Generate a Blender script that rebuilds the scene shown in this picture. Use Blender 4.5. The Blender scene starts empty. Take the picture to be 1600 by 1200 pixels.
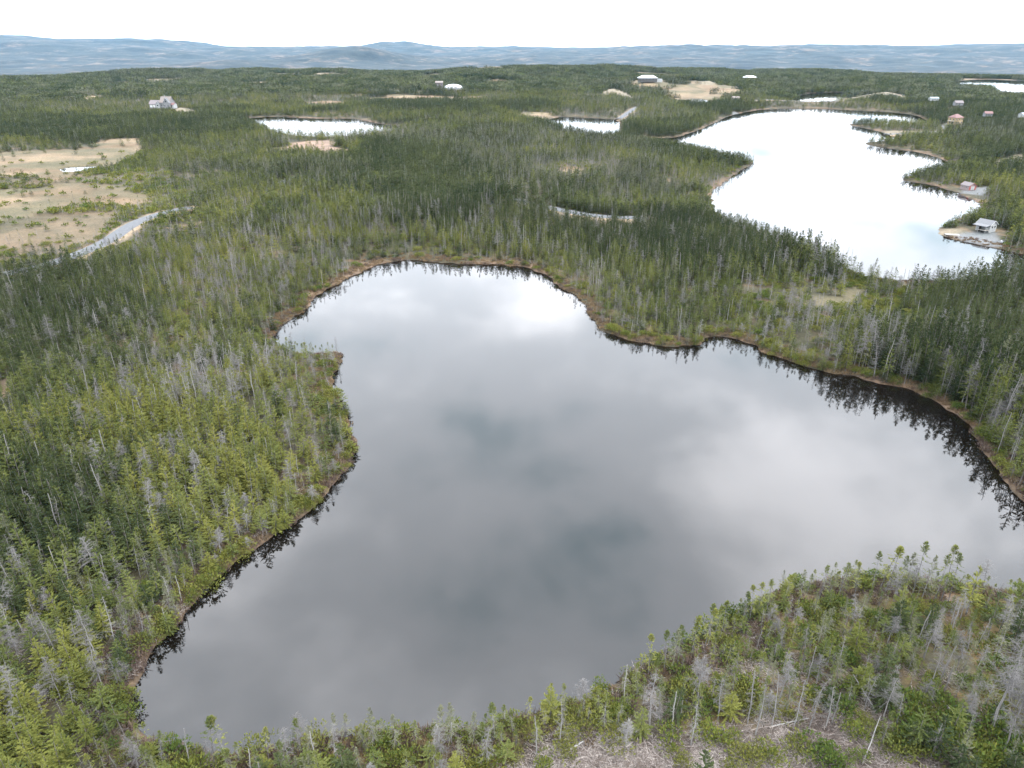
import bpy, bmesh, math, random
import numpy as np
from math import radians, sin, cos, tan, pi, atan2, hypot

random.seed(7)
rng = np.random.default_rng(11)
scene = bpy.context.scene
COL = scene.collection

# ------------------------------------------------------------------ camera
HAZE = 1.5e-5
CAM_H = 50.0
PITCH = radians(25.45)
FPX = 1109.0                       # focal length in pixels of the 1600 px photograph
cam_data = bpy.data.cameras.new('camera')
cam_data.sensor_width = 36.0
cam_data.lens = FPX / 1600.0 * 36.0
cam_data.clip_start = 0.5
cam_data.clip_end = 60000.0
cam = bpy.data.objects.new('camera', cam_data)
COL.objects.link(cam)
cam.location = (0, 0, CAM_H)
cam.rotation_euler = (pi / 2 - PITCH, 0, 0)
scene.camera = cam

# ------------------------------------------------------------------ world: bright overcast
SUN_EL, SUN_AZ = radians(52), radians(118)      # azimuth clockwise from +Y (view direction)
world = bpy.data.worlds.new('World')
scene.world = world
world.use_nodes = True
wn, wl = world.node_tree.nodes, world.node_tree.links
wn.clear()
w_out = wn.new('ShaderNodeOutputWorld')
w_bg = wn.new('ShaderNodeBackground')
w_bg.inputs['Strength'].default_value = 0.1
sky = wn.new('ShaderNodeTexSky')
sky.sky_type = 'NISHITA'
sky.sun_disc = False
sky.sun_elevation = SUN_EL
sky.sun_rotation = SUN_AZ
tc = wn.new('ShaderNodeTexCoord')
sep = wn.new('ShaderNodeSeparateXYZ')
wl.new(tc.outputs['Generated'], sep.inputs[0])


def wmath(op, a, b=None, c=None, clamp=False):
    n = wn.new('ShaderNodeMath')
    n.operation = op
    n.use_clamp = clamp
    for k, v in enumerate((a, b, c)):
        if v is None:
            continue
        if isinstance(v, (int, float)):
            n.inputs[k].default_value = v
        else:
            wl.new(v, n.inputs[k])
    return n.outputs[0]


zc = wmath('MAXIMUM', sep.outputs[2], 0.0)
den = wmath('ADD', zc, 0.22)
cx = wmath('DIVIDE', sep.outputs[0], den)
cy = wmath('DIVIDE', sep.outputs[1], den)
comb = wn.new('ShaderNodeCombineXYZ')
wl.new(cx, comb.inputs[0]); wl.new(cy, comb.inputs[1])
comb.inputs[2].default_value = 3.1


def wnoise(scale, detail, rough, dist=0.0):
    n = wn.new('ShaderNodeTexNoise')
    wl.new(comb.outputs[0], n.inputs['Vector'])
    n.inputs['Scale'].default_value = scale
    n.inputs['Detail'].default_value = detail
    n.inputs['Roughness'].default_value = rough
    n.inputs['Distortion'].default_value = dist
    return n.outputs['Fac']


n1 = wnoise(1.7, 5.0, 0.5, 0.25)
n2 = wnoise(3.9, 5.0, 0.55, 0.2)
nmix = wmath('ADD', wmath('MULTIPLY', n1, 0.66), wmath('MULTIPLY', n2, 0.38))


def wblob(x0, y0, sx, sy, amp):
    dx = wmath('DIVIDE', wmath('SUBTRACT', cx, x0), sx)
    dy = wmath('DIVIDE', wmath('SUBTRACT', cy, y0), sy)
    r2 = wmath('ADD', wmath('MULTIPLY', dx, dx), wmath('MULTIPLY', dy, dy))
    g = wmath('POWER', 2.718, wmath('MULTIPLY', r2, -1.0))
    return wmath('MULTIPLY', g, amp)


# heavier cloud bank ahead (seen mirrored in the pond) and a brighter thin spot beside it
nmix = wmath('ADD', nmix, wblob(0.07, 0.88, 0.26, 0.17, -0.24))
nmix = wmath('ADD', nmix, wblob(-0.10, 1.16, 0.30, 0.18, -0.06))
nmix = wmath('ADD', nmix, wblob(0.55, 1.05, 0.38, 0.30, 0.20))
nmix = wmath('ADD', nmix, wblob(0.05, 1.75, 0.70, 0.35, 0.02))
ramp = wn.new('ShaderNodeValToRGB')
ramp.color_ramp.interpolation = 'EASE'
e = ramp.color_ramp.elements
e[0].position = 0.31; e[0].color = (8.6, 11.6, 13.4, 1)
e[1].position = 0.74; e[1].color = (36.0, 36.4, 38.2, 1)
m = e.new(0.5); m.color = (19.2, 20.4, 22.2, 1)
wl.new(nmix, ramp.inputs[0])
# overcast skies are brighter overhead than at the horizon
el = wmath('ADD', wmath('MULTIPLY', zc, 1.0), 0.42)
cloud = wn.new('ShaderNodeMix'); cloud.data_type = 'RGBA'; cloud.blend_type = 'MULTIPLY'
cloud.inputs[0].default_value = 1.0
wl.new(ramp.outputs[0], cloud.inputs[6])
elc = wn.new('ShaderNodeCombineXYZ')
for k in range(3):
    wl.new(el, elc.inputs[k])
wl.new(elc.outputs[0], cloud.inputs[7])
mixs = wn.new('ShaderNodeMix'); mixs.data_type = 'RGBA'
mixs.inputs[0].default_value = 0.96
wl.new(sky.outputs[0], mixs.inputs[6])
wl.new(cloud.outputs[2], mixs.inputs[7])
wl.new(mixs.outputs[2], w_bg.inputs['Color'])
wl.new(w_bg.outputs[0], w_out.inputs['Surface'])

# ------------------------------------------------------------------ sun behind the cloud
sun_data = bpy.data.lights.new('sun', 'SUN')
sun_data.energy = 1.5
sun_data.angle = radians(14)
sun_data.color = (1.0, 0.96, 0.9)
sun = bpy.data.objects.new('sun', sun_data)
COL.objects.link(sun)
sun.rotation_euler = (pi / 2 - SUN_EL, 0, pi - SUN_AZ)

scene.view_settings.view_transform = 'Standard'
scene.view_settings.look = 'None'
scene.view_settings.gamma = 1.0
scene.view_settings.use_curve_mapping = False
scene.view_settings.exposure = 1.57
cy_ = scene.cycles
cy_.use_denoising = True
cy_.max_bounces = 5
cy_.diffuse_bounces = 2
cy_.glossy_bounces = 2
cy_.transmission_bounces = 2
cy_.transparent_max_bounces = 4
cy_.volume_bounces = 0
cy_.caustics_reflective = False
cy_.caustics_refractive = False

# ------------------------------------------------------------------ survey helpers
SP, CP = sin(PITCH), cos(PITCH)


def at(u, v, z=0.0):
    """ground point (metres) surveyed at photo position u, v on the level z"""
    a = (u - 800.0) / FPX
    b = (600.0 - v) / FPX
    dx, dy, dz = a, CP + b * SP, -SP + b * CP
    t = (z - CAM_H) / dz
    return dx * t, dy * t


def height_to(y, v, z0):
    """height of a thing standing at depth y whose top is surveyed at row v"""
    k = (600.0 - v) / FPX
    return CAM_H + y * (k * CP - SP) / (CP + k * SP) - z0


def project(x, y, z):
    dz = z - CAM_H
    dep = y * CP - dz * SP
    up = y * SP + dz * CP
    return 800 + FPX * x / dep, 600 - FPX * up / dep, dep


def chaikin(p, n=2):
    p = np.asarray(p, float)
    for _ in range(n):
        q = np.roll(p, -1, 0)
        p = np.stack([0.75 * p + 0.25 * q, 0.25 * p + 0.75 * q], 1).reshape(-1, 2)
    return p


def poly(pts, smooth=1):
    w = np.array([at(u, v) for u, v in pts])
    return chaikin(w, smooth) if smooth else w


def sdf_poly(x, y, P):
    """signed distance, negative inside"""
    x = np.asarray(x, float); y = np.asarray(y, float)
    out = np.full(x.shape, 1e9)
    ins = np.zeros(x.shape, bool)
    n = len(P)
    mn, mx = P.min(0), P.max(0)
    for i in range(n):
        ax, ay = P[i]; bx, by = P[(i + 1) % n]
        ex, ey = bx - ax, by - ay
        L = ex * ex + ey * ey + 1e-12
        t = np.clip(((x - ax) * ex + (y - ay) * ey) / L, 0, 1)
        d = (x - ax - t * ex) ** 2 + (y - ay - t * ey) ** 2
        np.minimum(out, d, out=out)
        c = (ay > y) != (by > y)
        with np.errstate(divide='ignore', invalid='ignore'):
            ins ^= c & (x < (bx - ax) * (y - ay) / (by - ay + 1e-30) + ax)
    out = np.sqrt(out)
    out[ins] *= -1
    return out


def sdf_line(x, y, P):
    out = np.full(np.shape(x), 1e9)
    for i in range(len(P) - 1):
        ax, ay = P[i]; bx, by = P[i + 1]
        ex, ey = bx - ax, by - ay
        L = ex * ex + ey * ey + 1e-12
        t = np.clip(((x - ax) * ex + (y - ay) * ey) / L, 0, 1)
        np.minimum(out, (x - ax - t * ex) ** 2 + (y - ay - t * ey) ** 2, out=out)
    return np.sqrt(out)


def ss(x, a, b):
    t = np.clip((x - a) / (b - a), 0, 1)
    return t * t * (3 - 2 * t)


def _hash(ix, iy, s):
    h = (ix.astype(np.int64) * 374761393 + iy.astype(np.int64) * 668265263 + s * 1442695041) & 0x7fffffff
    h = ((h ^ (h >> 13)) * 1274126177) & 0x7fffffff
    h = (h ^ (h >> 16)) & 0xffffff
    return h / float(0xffffff)


def vnoise(x, y, s=0):
    ix, iy = np.floor(x), np.floor(y)
    fx, fy = x - ix, y - iy
    fx = fx * fx * (3 - 2 * fx); fy = fy * fy * (3 - 2 * fy)
    a = _hash(ix, iy, s); b = _hash(ix + 1, iy, s); c = _hash(ix, iy + 1, s); d = _hash(ix + 1, iy + 1, s)
    return (a * (1 - fx) + b * fx) * (1 - fy) + (c * (1 - fx) + d * fx) * fy


def fbm(x, y, scale, octv=4, s=0):
    v = 0.0; a = 0.5; t = 0.0
    for k in range(octv):
        v = v + a * vnoise(x / scale + 17.3 * k, y / scale - 9.1 * k, s + k)
        t += a; a *= 0.5; scale *= 0.5
    return v / t


# ------------------------------------------------------------------ plan of the place
POND = poly([(425, 520), (445, 505), (470, 490), (488, 470), (500, 460), (520, 448), (545, 434), (575, 420), (600, 410),
             (630, 406), (660, 408), (700, 412), (740, 412), (780, 413), (815, 417), (845, 426), (868, 438), (878, 452),
             (900, 462), (918, 480), (925, 500), (940, 515), (965, 527), (1000, 537), (1050, 541), (1085, 541), (1105, 530),
             (1120, 525), (1150, 530), (1178, 540), (1190, 549), (1230, 563), (1280, 577), (1330, 588), (1380, 598),
             (1430, 612), (1470, 631), (1498, 650), (1512, 668), (1530, 694), (1550, 723), (1570, 755), (1600, 782),
             (1650, 826), (1690, 870), (1690, 915), (1640, 928), (1580, 926), (1537, 921), (1450, 908), (1376, 901),
             (1300, 905), (1250, 912), (1190, 934), (1117, 976), (1040, 1024), (985, 1058), (935, 1085), (882, 1103),
             (840, 1113), (790, 1124), (735, 1133), (665, 1140), (600, 1142), (535, 1153), (470, 1161), (420, 1168),
             (350, 1176), (300, 1176), (255, 1170), (225, 1152), (208, 1132), (203, 1110), (208, 1080), (225, 1050),
             (240, 1020), (265, 985), (300, 950), (330, 906), (370, 880), (400, 856), (440, 830), (480, 801), (520, 766),
             (545, 735), (555, 710), (556, 692), (547, 666), (535, 642), (527, 620), (521, 602), (519, 590), (527, 580),
             (537, 561), (533, 550), (500, 553), (465, 556), (436, 548), (420, 532)], 2)
LAKE = poly([(985, 214), (1030, 216), (1062, 214), (1075, 209), (1095, 202), (1120, 190), (1140, 181), (1175, 173), (1205, 170),
             (1250, 169), (1300, 170), (1330, 172), (1380, 174), (1430, 179), (1452, 190), (1448, 196), (1420, 195.5),
             (1375, 194), (1335, 193), (1324, 195), (1345, 199), (1372, 205), (1390, 209), (1402, 213), (1392, 219),
             (1362, 222), (1347, 223), (1360, 228), (1390, 232), (1425, 236), (1450, 241), (1472, 250), (1490, 256),
             (1484, 264), (1450, 269), (1420, 275), (1406, 280), (1428, 285), (1450, 288), (1487, 297), (1522, 314),
             (1534, 319), (1530, 330), (1502, 342), (1476, 353), (1461, 364), (1480, 371), (1512, 380), (1550, 386),
             (1575, 390), (1600, 399), (1650, 410), (1650, 428), (1600, 432), (1540, 436), (1480, 442), (1440, 440),
             (1395, 440), (1350, 434), (1310, 418), (1270, 397), (1225, 379), (1180, 364), (1140, 350), (1115, 336),
             (1117, 320), (1108, 301), (1140, 279), (1182, 253), (1165, 253), (1130, 246), (1095, 237), (1060, 231), (1010, 222),
             (985, 219)], 1)
TARN = poly([(385, 186), (400, 183), (430, 182), (470, 184), (520, 186), (550, 185), (575, 190), (600, 195), (635, 197),
             (620, 203), (580, 208), (530, 214), (480, 214), (440, 209), (410, 199), (388, 191)], 1)
COVE = poly([(850, 189), (875, 182), (900, 183), (940, 185), (966, 187), (969, 200), (964, 211), (945, 217), (915, 210), (880, 201)], 1)
FAR_POND = poly([(1238, 153), (1260, 146), (1300, 144), (1326, 144), (1314, 156), (1280, 161), (1246, 161)], 1)
FAR_LAKE = poly([(1478, 137), (1490, 129), (1500, 126), (1540, 123.5), (1590, 126), (1660, 129), (1660, 151), (1600, 152), (1560, 152),
                 (1551, 149), (1554, 143), (1540, 139.5), (1510, 139)], 1)
WEST_POND = poly([(150, 126), (190, 128), (218, 130), (219, 134), (185, 133)], 1)
BOG_POOL = poly([(92, 265), (105, 261.5), (125, 260), (150, 260.5), (152, 264), (138, 267), (115, 269), (97, 268.5)], 1)
FIELD_POOL = poly([(1062, 153), (1086, 152), (1108, 158), (1106, 162), (1080, 162), (1060, 159)], 1)
TINY_POND = poly([(903, 130), (920, 129.5), (918, 133), (907, 135)], 1)
WATERS = [('pond', POND, 1.2), ('lake', LAKE, 4.0), ('tarn', TARN, 6.0), ('cove_pond', COVE, 5.0), ('distant_pond', FAR_POND, 7.0),
          ('distant_lake', FAR_LAKE, 10.0), ('hillside_pond', WEST_POND, 8.0), ('bog_pool', BOG_POOL, 2.5),
          ('field_pool', FIELD_POOL, 6.0), ('woodland_pond', TINY_POND, 6.0)]


def water_sdf(x, y):
    d = np.hypot(x, y)
    out = np.full(x.shape, 1e9)
    for i, (_, P, _c) in enumerate(WATERS):
        mn, mx = P.min(0) - 260, P.max(0) + 260
        sel = (x > mn[0]) & (x < mx[0]) & (y > mn[1]) & (y < mx[1])
        if sel.any():
            out[sel] = np.minimum(out[sel], sdf_poly(x[sel], y[sel], P))
    wob = (fbm(x, y, 3.2, 3, 5) - 0.5) * 2.4 * np.clip(d / 130, 0.5, 1.5)
    return np.minimum(out, 260) + wob * (np.abs(out) < 60)


LOWS = [poly(p) for p in [
    [(1232, 158), (1330, 153), (1330, 165), (1240, 167)],
    [(1050, 160), (1118, 159), (1115, 168), (1050, 168)],
    [(150, 131), (225, 133), (228, 143), (150, 139)],
    [(900, 134), (925, 133), (922, 140), (904, 141)],
    [(-60, 350), (60, 345), (170, 335), (185, 352), (150, 390), (100, 405), (30, 420), (-60, 430)],
    [(-60, 285), (70, 280), (150, 275), (210, 285), (120, 296), (-60, 305)],
]]
BOGS = [poly(p) for p in [
    [(-60, 248), (60, 241), (140, 239), (158, 224), (226, 222), (222, 240), (192, 262), (150, 273), (110, 283), (88, 291), (50, 279), (-60, 288)],
    [(-60, 312), (0, 305), (70, 298), (130, 293), (200, 298), (252, 315), (240, 326), (200, 331), (130, 333), (80, 339), (40, 347), (-60, 378)],
    [(868, 274), (885, 268), (912, 272), (916, 279), (890, 281)],
    [(1232, 489), (1255, 473), (1300, 468), (1350, 452), (1368, 455), (1345, 480), (1325, 503), (1300, 492), (1262, 494)],
    [(1385, 441), (1450, 438), (1445, 449), (1400, 452)],
    [(690, 113), (730, 111), (800, 116), (798, 121), (770, 124), (735, 118), (700, 117)],
    [(1036, 147), (1100, 144), (1172, 147), (1165, 153), (1120, 157), (1060, 161), (1040, 153)],
    [(418, 118), (476, 117), (474, 121.5), (430, 122)],
    [(-40, 118), (60, 115), (130, 119), (128, 124), (-40, 125)],
    [(808, 181), (850, 178), (872, 182), (848, 190), (815, 188)],
    [(572, 138), (602, 136), (604, 142), (580, 143)],
]]
SANDS = [poly(p) for p in [
    [(930, 152), (950, 147), (970, 148), (986, 156), (984, 161), (965, 154), (940, 154)],
    [(1303, 162), (1340, 153), (1380, 149), (1412, 153), (1424, 160), (1410, 163), (1385, 156), (1345, 159)],
    [(1372, 206), (1420, 207), (1478, 209), (1480, 213), (1420, 211), (1378, 210)],
    [(1092, 142), (1105, 135), (1118, 136), (1112, 143)],
    [(262, 176), (290, 172), (312, 180), (300, 184), (272, 181)],
    [(1545, 262), (1575, 250), (1610, 246), (1610, 254), (1580, 264), (1550, 268)],
    [(1462, 366), (1480, 360), (1500, 362), (1500, 372), (1480, 374)],
]]
GRAVELS = [poly(p) for p in [
    [(1500, 302), (1512, 297), (1550, 295), (1552, 299), (1534, 309), (1518, 306)],
    [(1490, 372), (1510, 366), (1555, 366), (1556, 378), (1570, 388), (1540, 384), (1510, 379)],
    [(428, 295), (445, 286), (478, 279), (497, 281), (470, 291), (440, 298)],
    [(1465, 207), (1475, 195), (1484, 195), (1480, 208)],
    [(1140, 178), (1150, 175), (1165, 190), (1158, 194)],
]]
DIRTS = [poly(p) for p in [
    [(385, 246), (430, 238), (470, 226), (520, 224), (522, 236), (560, 240), (540, 250), (470, 246), (430, 244)],
    [(0, 618), (25, 605), (36, 625), (20, 645), (0, 648)],
    [(1235, 930), (1250, 920), (1258, 928), (1246, 938)],
    [(1452, 936), (1470, 922), (1486, 930), (1476, 948)],
]]
SLASH = poly([(875, 1165), (910, 1172), (972, 1180), (1030, 1170), (1060, 1160), (1125, 1147), (1200, 1136), (1237, 1132), (1307, 1130),
              (1350, 1142), (1385, 1165), (1425, 1190), (1470, 1225), (1480, 1330), (700, 1330), (760, 1230), (850, 1185)], 1)
ROADS = [(np.array([at(u, v) for u, v in p]), w, c) for p, w, c in [
    ([(-60, 455), (0, 446), (35, 440), (75, 431), (110, 418), (150, 402), (180, 386), (195, 371), (215, 359), (245, 347), (275, 339), (300, 334)], 2.3, 0),
    ([(800, 322), (830, 328), (860, 336), (900, 345), (940, 351), (978, 352), (1010, 349)], 2.3, 0),
    ([(967, 188), (978, 183), (988, 178.5), (994, 175)], 2.3, 0),
    ([(1143, 164.5), (1200, 163.5), (1260, 163.5), (1310, 162.5)], 3.5, 0),
    ([(1385, 212), (1470, 211), (1500, 213.5), (1530, 210), (1570, 204)], 3.0, 0),
]]


def masks(x, y):
    n = (fbm(x, y, 9.0, 3, 21) - 0.5)
    d = np.hypot(x, y)
    wob = n * np.clip(d / 22, 2, 14)
    r = {}

    def multi(polys):
        o = np.full(x.shape, 1e9)
        for P in polys:
            mn, mx = P.min(0) - 80, P.max(0) + 80
            sel = (x > mn[0]) & (x < mx[0]) & (y > mn[1]) & (y < mx[1])
            if sel.any():
                o[sel] = np.minimum(o[sel], sdf_poly(x[sel], y[sel], P))
        return o
    r['bog'] = multi(BOGS) + wob
    small = (0.655 - fbm(x, y, 85, 3, 181)) * 130 + 400 * (1 - ss(d, 560, 700)) + 400 * ss(d, 1500, 1700)
    r['bog'] = np.minimum(r['bog'], small)
    r['sand'] = multi(SANDS) + wob * 0.3
    r['gravel'] = multi(GRAVELS) + wob * 0.12
    r['dirt'] = multi(DIRTS) + wob * 0.6
    r['low'] = multi(LOWS) + wob * 0.6
    r['slash'] = multi([SLASH]) + n * 5
    road = np.full(x.shape, 1e9)
    for P, w, c in ROADS:
        road = np.minimum(road, sdf_line(x, y, P) - w)
    r['road'] = road
    return r


def land(x, y, sdf):
    """terrain height"""
    d = np.hypot(x, y)
    az = np.arctan2(x, y)
    h = 0.42 * ss(sdf, -0.2, 1.6) + 0.035 * np.clip(sdf, 0, 40)
    h = np.where(sdf < 0, np.maximum(sdf * 0.45, -2.2) + 0.42 * ss(sdf, -0.2, 1.6), h)
    inl = np.clip((sdf - 4) / 90, 0, 1)
    h = h + inl * (1.5 + 26.0 * ss(d, 320, 1150) * (1 - 0.9 * ss(az, 0.36, 0.50)) * (1 - 0.75 * np.exp(-((az + 0.55) / 0.10) ** 2))) * (fbm(x, y, 210, 4, 31) - 0.33).clip(0)
    h = h + ss(sdf, 0.5, 4) * (fbm(x, y, 5, 3, 41) - 0.5) * 0.7
    far = ss(d, 1480, 2900)
    h = h - far * 96
    h = h + ss(d, 4000, 9800) * 150
    ridg = fbm(x, y, 2600, 5, 51) - 0.5
    h = h + far * ridg * (70 + 80 * ss(d, 4500, 9000)) + far * (fbm(x, y, 420, 4, 61) - 0.5) * 46
    left = np.exp(-((az + 0.62) / 0.20) ** 2)
    h = h + ss(d, 6500, 9800) * (left * 95 + np.exp(-((az - 0.55) / 0.16) ** 2) * 22 - 8)
    h = h + np.exp(-((az + 0.52) / 0.17) ** 2) * ss(d, 2300, 3600) * (1 - ss(d, 4300, 5600)) * 50
    # rounded summits ahead
    for (u, dist, rad_, amp) in ((575, 5600, 340, 82), (620, 5900, 420, 50), (655, 9600, 500, 60), (350, 9700, 600, 45), (470, 4800, 500, 40)):
        a = math.atan((u - 800) / FPX / (CP))
        px, py = sin(a) * dist, cos(a) * dist
        h = h + amp * np.exp(-(((x - px) ** 2 + (y - py) ** 2) / rad_ ** 2))
    h = h - ss(d, 10500, 14000) * 260
    return h


# ------------------------------------------------------------------ materials
def new_mat(name):
    m_ = bpy.data.materials.new(name)
    m_.use_nodes = True
    nt = m_.node_tree
    return m_, nt.nodes, nt.links, nt.nodes['Principled BSDF']


def setin(b, k, v):
    if k in b.inputs:
        b.inputs[k].default_value = v


def simple(name, col, rough=0.85, noise=0.0, nscale=3.0, bump=0.0, spec=0.3):
    m_, n, l, b = new_mat(name)
    setin(b, 'Roughness', rough)
    setin(b, 'Specular IOR Level', spec)
    if noise > 0:
        t = n.new('ShaderNodeTexNoise'); t.inputs['Scale'].default_value = nscale; t.inputs['Detail'].default_value = 6
        g = n.new('ShaderNodeTexCoord'); l.new(g.outputs['Object'], t.inputs['Vector'])
        r = n.new('ShaderNodeValToRGB')
        r.color_ramp.elements[0].position = 0.3; r.color_ramp.elements[1].position = 0.7
        r.color_ramp.elements[0].color = tuple(c * (1 - noise) for c in col) + (1,)
        r.color_ramp.elements[1].color = tuple(min(1, c * (1 + noise)) for c in col) + (1,)
        l.new(t.outputs['Fac'], r.inputs[0]); l.new(r.outputs[0], b.inputs['Base Color'])
        if bump:
            bp = n.new('ShaderNodeBump'); bp.inputs['Strength'].default_value = bump; bp.inputs['Distance'].default_value = 0.05
            l.new(t.outputs['Fac'], bp.inputs['Height']); l.new(bp.outputs[0], b.inputs['Normal'])
    else:
        b.inputs['Base Color'].default_value = (*col, 1)
    return m_


def foliage_mat(name, cols, transl=0.12):
    """needles: colour varies tree by tree, stand by stand and spray by spray"""
    m_, n, l, b = new_mat(name)
    oi = n.new('ShaderNodeObjectInfo')
    at_ = n.new('ShaderNodeAttribute'); at_.attribute_name = 'tint'; at_.attribute_type = 'GEOMETRY'
    ns = n.new('ShaderNodeTexNoise'); ns.inputs['Scale'].default_value = 0.035; ns.inputs['Detail'].default_value = 4
    l.new(oi.outputs['Location'], ns.inputs['Vector'])
    m1 = n.new('ShaderNodeMath'); m1.operation = 'MULTIPLY_ADD'
    l.new(oi.outputs['Random'], m1.inputs[0]); m1.inputs[1].default_value = 0.42
    m0 = n.new('ShaderNodeMath'); m0.operation = 'MULTIPLY_ADD'
    l.new(ns.outputs['Fac'], m0.inputs[0]); m0.inputs[1].default_value = 1.3; m0.inputs[2].default_value = -0.50
    l.new(m0.outputs[0], m1.inputs[2])
    m2 = n.new('ShaderNodeMath'); m2.operation = 'MULTIPLY_ADD'; m2.use_clamp = True
    l.new(at_.outputs['Fac'], m2.inputs[0]); m2.inputs[1].default_value = 0.55
    l.new(m1.outputs[0], m2.inputs[2])
    r = n.new('ShaderNodeValToRGB')
    els = r.color_ramp.elements
    els[0].position = 0.08; els[0].color = (*cols[0], 1)
    els[1].position = 0.92; els[1].color = (*cols[-1], 1)
    for k, c in enumerate(cols[1:-1]):
        q = els.new(0.08 + 0.84 * (k + 1) / (len(cols) - 1)); q.color = (*c, 1)
    l.new(m2.outputs[0], r.inputs[0])
    n.remove(b)
    df = n.new('ShaderNodeBsdfDiffuse'); tr = n.new('ShaderNodeBsdfTranslucent'); mx = n.new('ShaderNodeMixShader')
    mx.inputs[0].default_value = transl
    l.new(r.outputs[0], df.inputs['Color']); l.new(r.outputs[0], tr.inputs['Color'])
    l.new(df.outputs[0], mx.inputs[1]); l.new(tr.outputs[0], mx.inputs[2])
    l.new(mx.outputs[0], n['Material Output'].inputs['Surface'])
    return m_


F_DARK = foliage_mat('dark_spruce_needles', [(0.013, 0.019, 0.010), (0.025, 0.033, 0.014), (0.045, 0.053, 0.022)])
F_MID = foliage_mat('olive_fir_needles', [(0.025, 0.033, 0.012), (0.048, 0.058, 0.018), (0.084, 0.090, 0.028)])
F_YEL = foliage_mat('yellow_green_fir_needles', [(0.038, 0.046, 0.013), (0.070, 0.077, 0.020), (0.114, 0.112, 0.029)])
F_GREY = foliage_mat('grey_green_lichen_needles', [(0.046, 0.050, 0.029), (0.070, 0.073, 0.043), (0.100, 0.099, 0.062)])
F_SHRUB = foliage_mat('juniper_shrub_leaves', [(0.030, 0.048, 0.013), (0.052, 0.072, 0.017), (0.098, 0.100, 0.022)])
F_GALE = foliage_mat('sweet_gale_twigs', [(0.055, 0.040, 0.036), (0.080, 0.058, 0.050), (0.12, 0.09, 0.055)])
F_RUST = foliage_mat('rusty_sedge', [(0.075, 0.050, 0.030), (0.115, 0.076, 0.045), (0.155, 0.115, 0.066)])
M_BARK = simple('grey_brown_bark', (0.085, 0.075, 0.068), 0.9, 0.3, 8)
M_DEAD = foliage_mat('weathered_grey_deadwood', [(0.080, 0.075, 0.071), (0.125, 0.119, 0.113), (0.205, 0.196, 0.188)], 0.0)
M_TWIG = foliage_mat('grey_lichen_twigs', [(0.056, 0.053, 0.051), (0.092, 0.087, 0.084), (0.145, 0.138, 0.133)], 0.1)


def ground_mat():
    m_, n, l, b = new_mat('ground_cover')
    setin(b, 'Roughness', 0.95); setin(b, 'Specular IOR Level', 0.15)
    a = n.new('ShaderNodeAttribute'); a.attribute_name = 'cover'
    far = n.new('ShaderNodeAttribute'); far.attribute_name = 'far'
    geo = n.new('ShaderNodeNewGeometry')

    def noise(scale, detail=5, rough=0.6):
        t = n.new('ShaderNodeTexNoise'); l.new(geo.outputs['Position'], t.inputs['Vector'])
        t.inputs['Scale'].default_value = scale; t.inputs['Detail'].default_value = detail; t.inputs['Roughness'].default_value = rough
        return t.outputs['Fac']

    def ramp2(f, p0, c0, p1, c1):
        r = n.new('ShaderNodeValToRGB'); l.new(f, r.inputs[0])
        r.color_ramp.elements[0].position = p0; r.color_ramp.elements[0].color = (*c0, 1)
        r.color_ramp.elements[1].position = p1; r.color_ramp.elements[1].color = (*c1, 1)
        return r.outputs[0]

    def mix(f, c0, c1, mode='MIX'):
        x = n.new('ShaderNodeMix'); x.data_type = 'RGBA'; x.blend_type = mode
        if isinstance(f, float): x.inputs[0].default_value = f
        else: l.new(f, x.inputs[0])
        for k, c in ((6, c0), (7, c1)):
            if isinstance(c, tuple): x.inputs[k].default_value = (*c, 1)
            else: l.new(c, x.inputs[k])
        return x.outputs[2]
    v = mix(0.9, a.outputs['Color'], ramp2(noise(1.4, 7, 0.7), 0.3, (0.55, 0.55, 0.55), 0.7, (1.4, 1.4, 1.4)), 'MULTIPLY')
    v = mix(0.8, v, ramp2(noise(0.12, 4), 0.3, (0.72, 0.78, 0.75), 0.7, (1.25, 1.2, 1.2)), 'MULTIPLY')
    # far country: spruce woods with pale barrens and bogs
    woods = ramp2(noise(0.006, 10, 0.85), 0.40, (0.0005, 0.002, 0.004), 0.60, (0.020, 0.023, 0.021))
    barr = ramp2(noise(0.0030, 10, 0.78), 0.52, (0, 0, 0), 0.62, (1, 1, 1))
    pale = ramp2(noise(0.012, 5), 0.35, (0.030, 0.023, 0.021), 0.7, (0.085, 0.066, 0.052))
    fc = mix(barr, woods, pale)
    v = mix(far.outputs['Fac'], v, fc)
    l.new(v, b.inputs['Base Color'])
    bp = n.new('ShaderNodeBump'); bp.inputs['Strength'].default_value = 0.6; bp.inputs['Distance'].default_value = 0.15
    l.new(noise(2.3, 6, 0.7), bp.inputs['Height']); l.new(bp.outputs[0], b.inputs['Normal'])
    return m_


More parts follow.
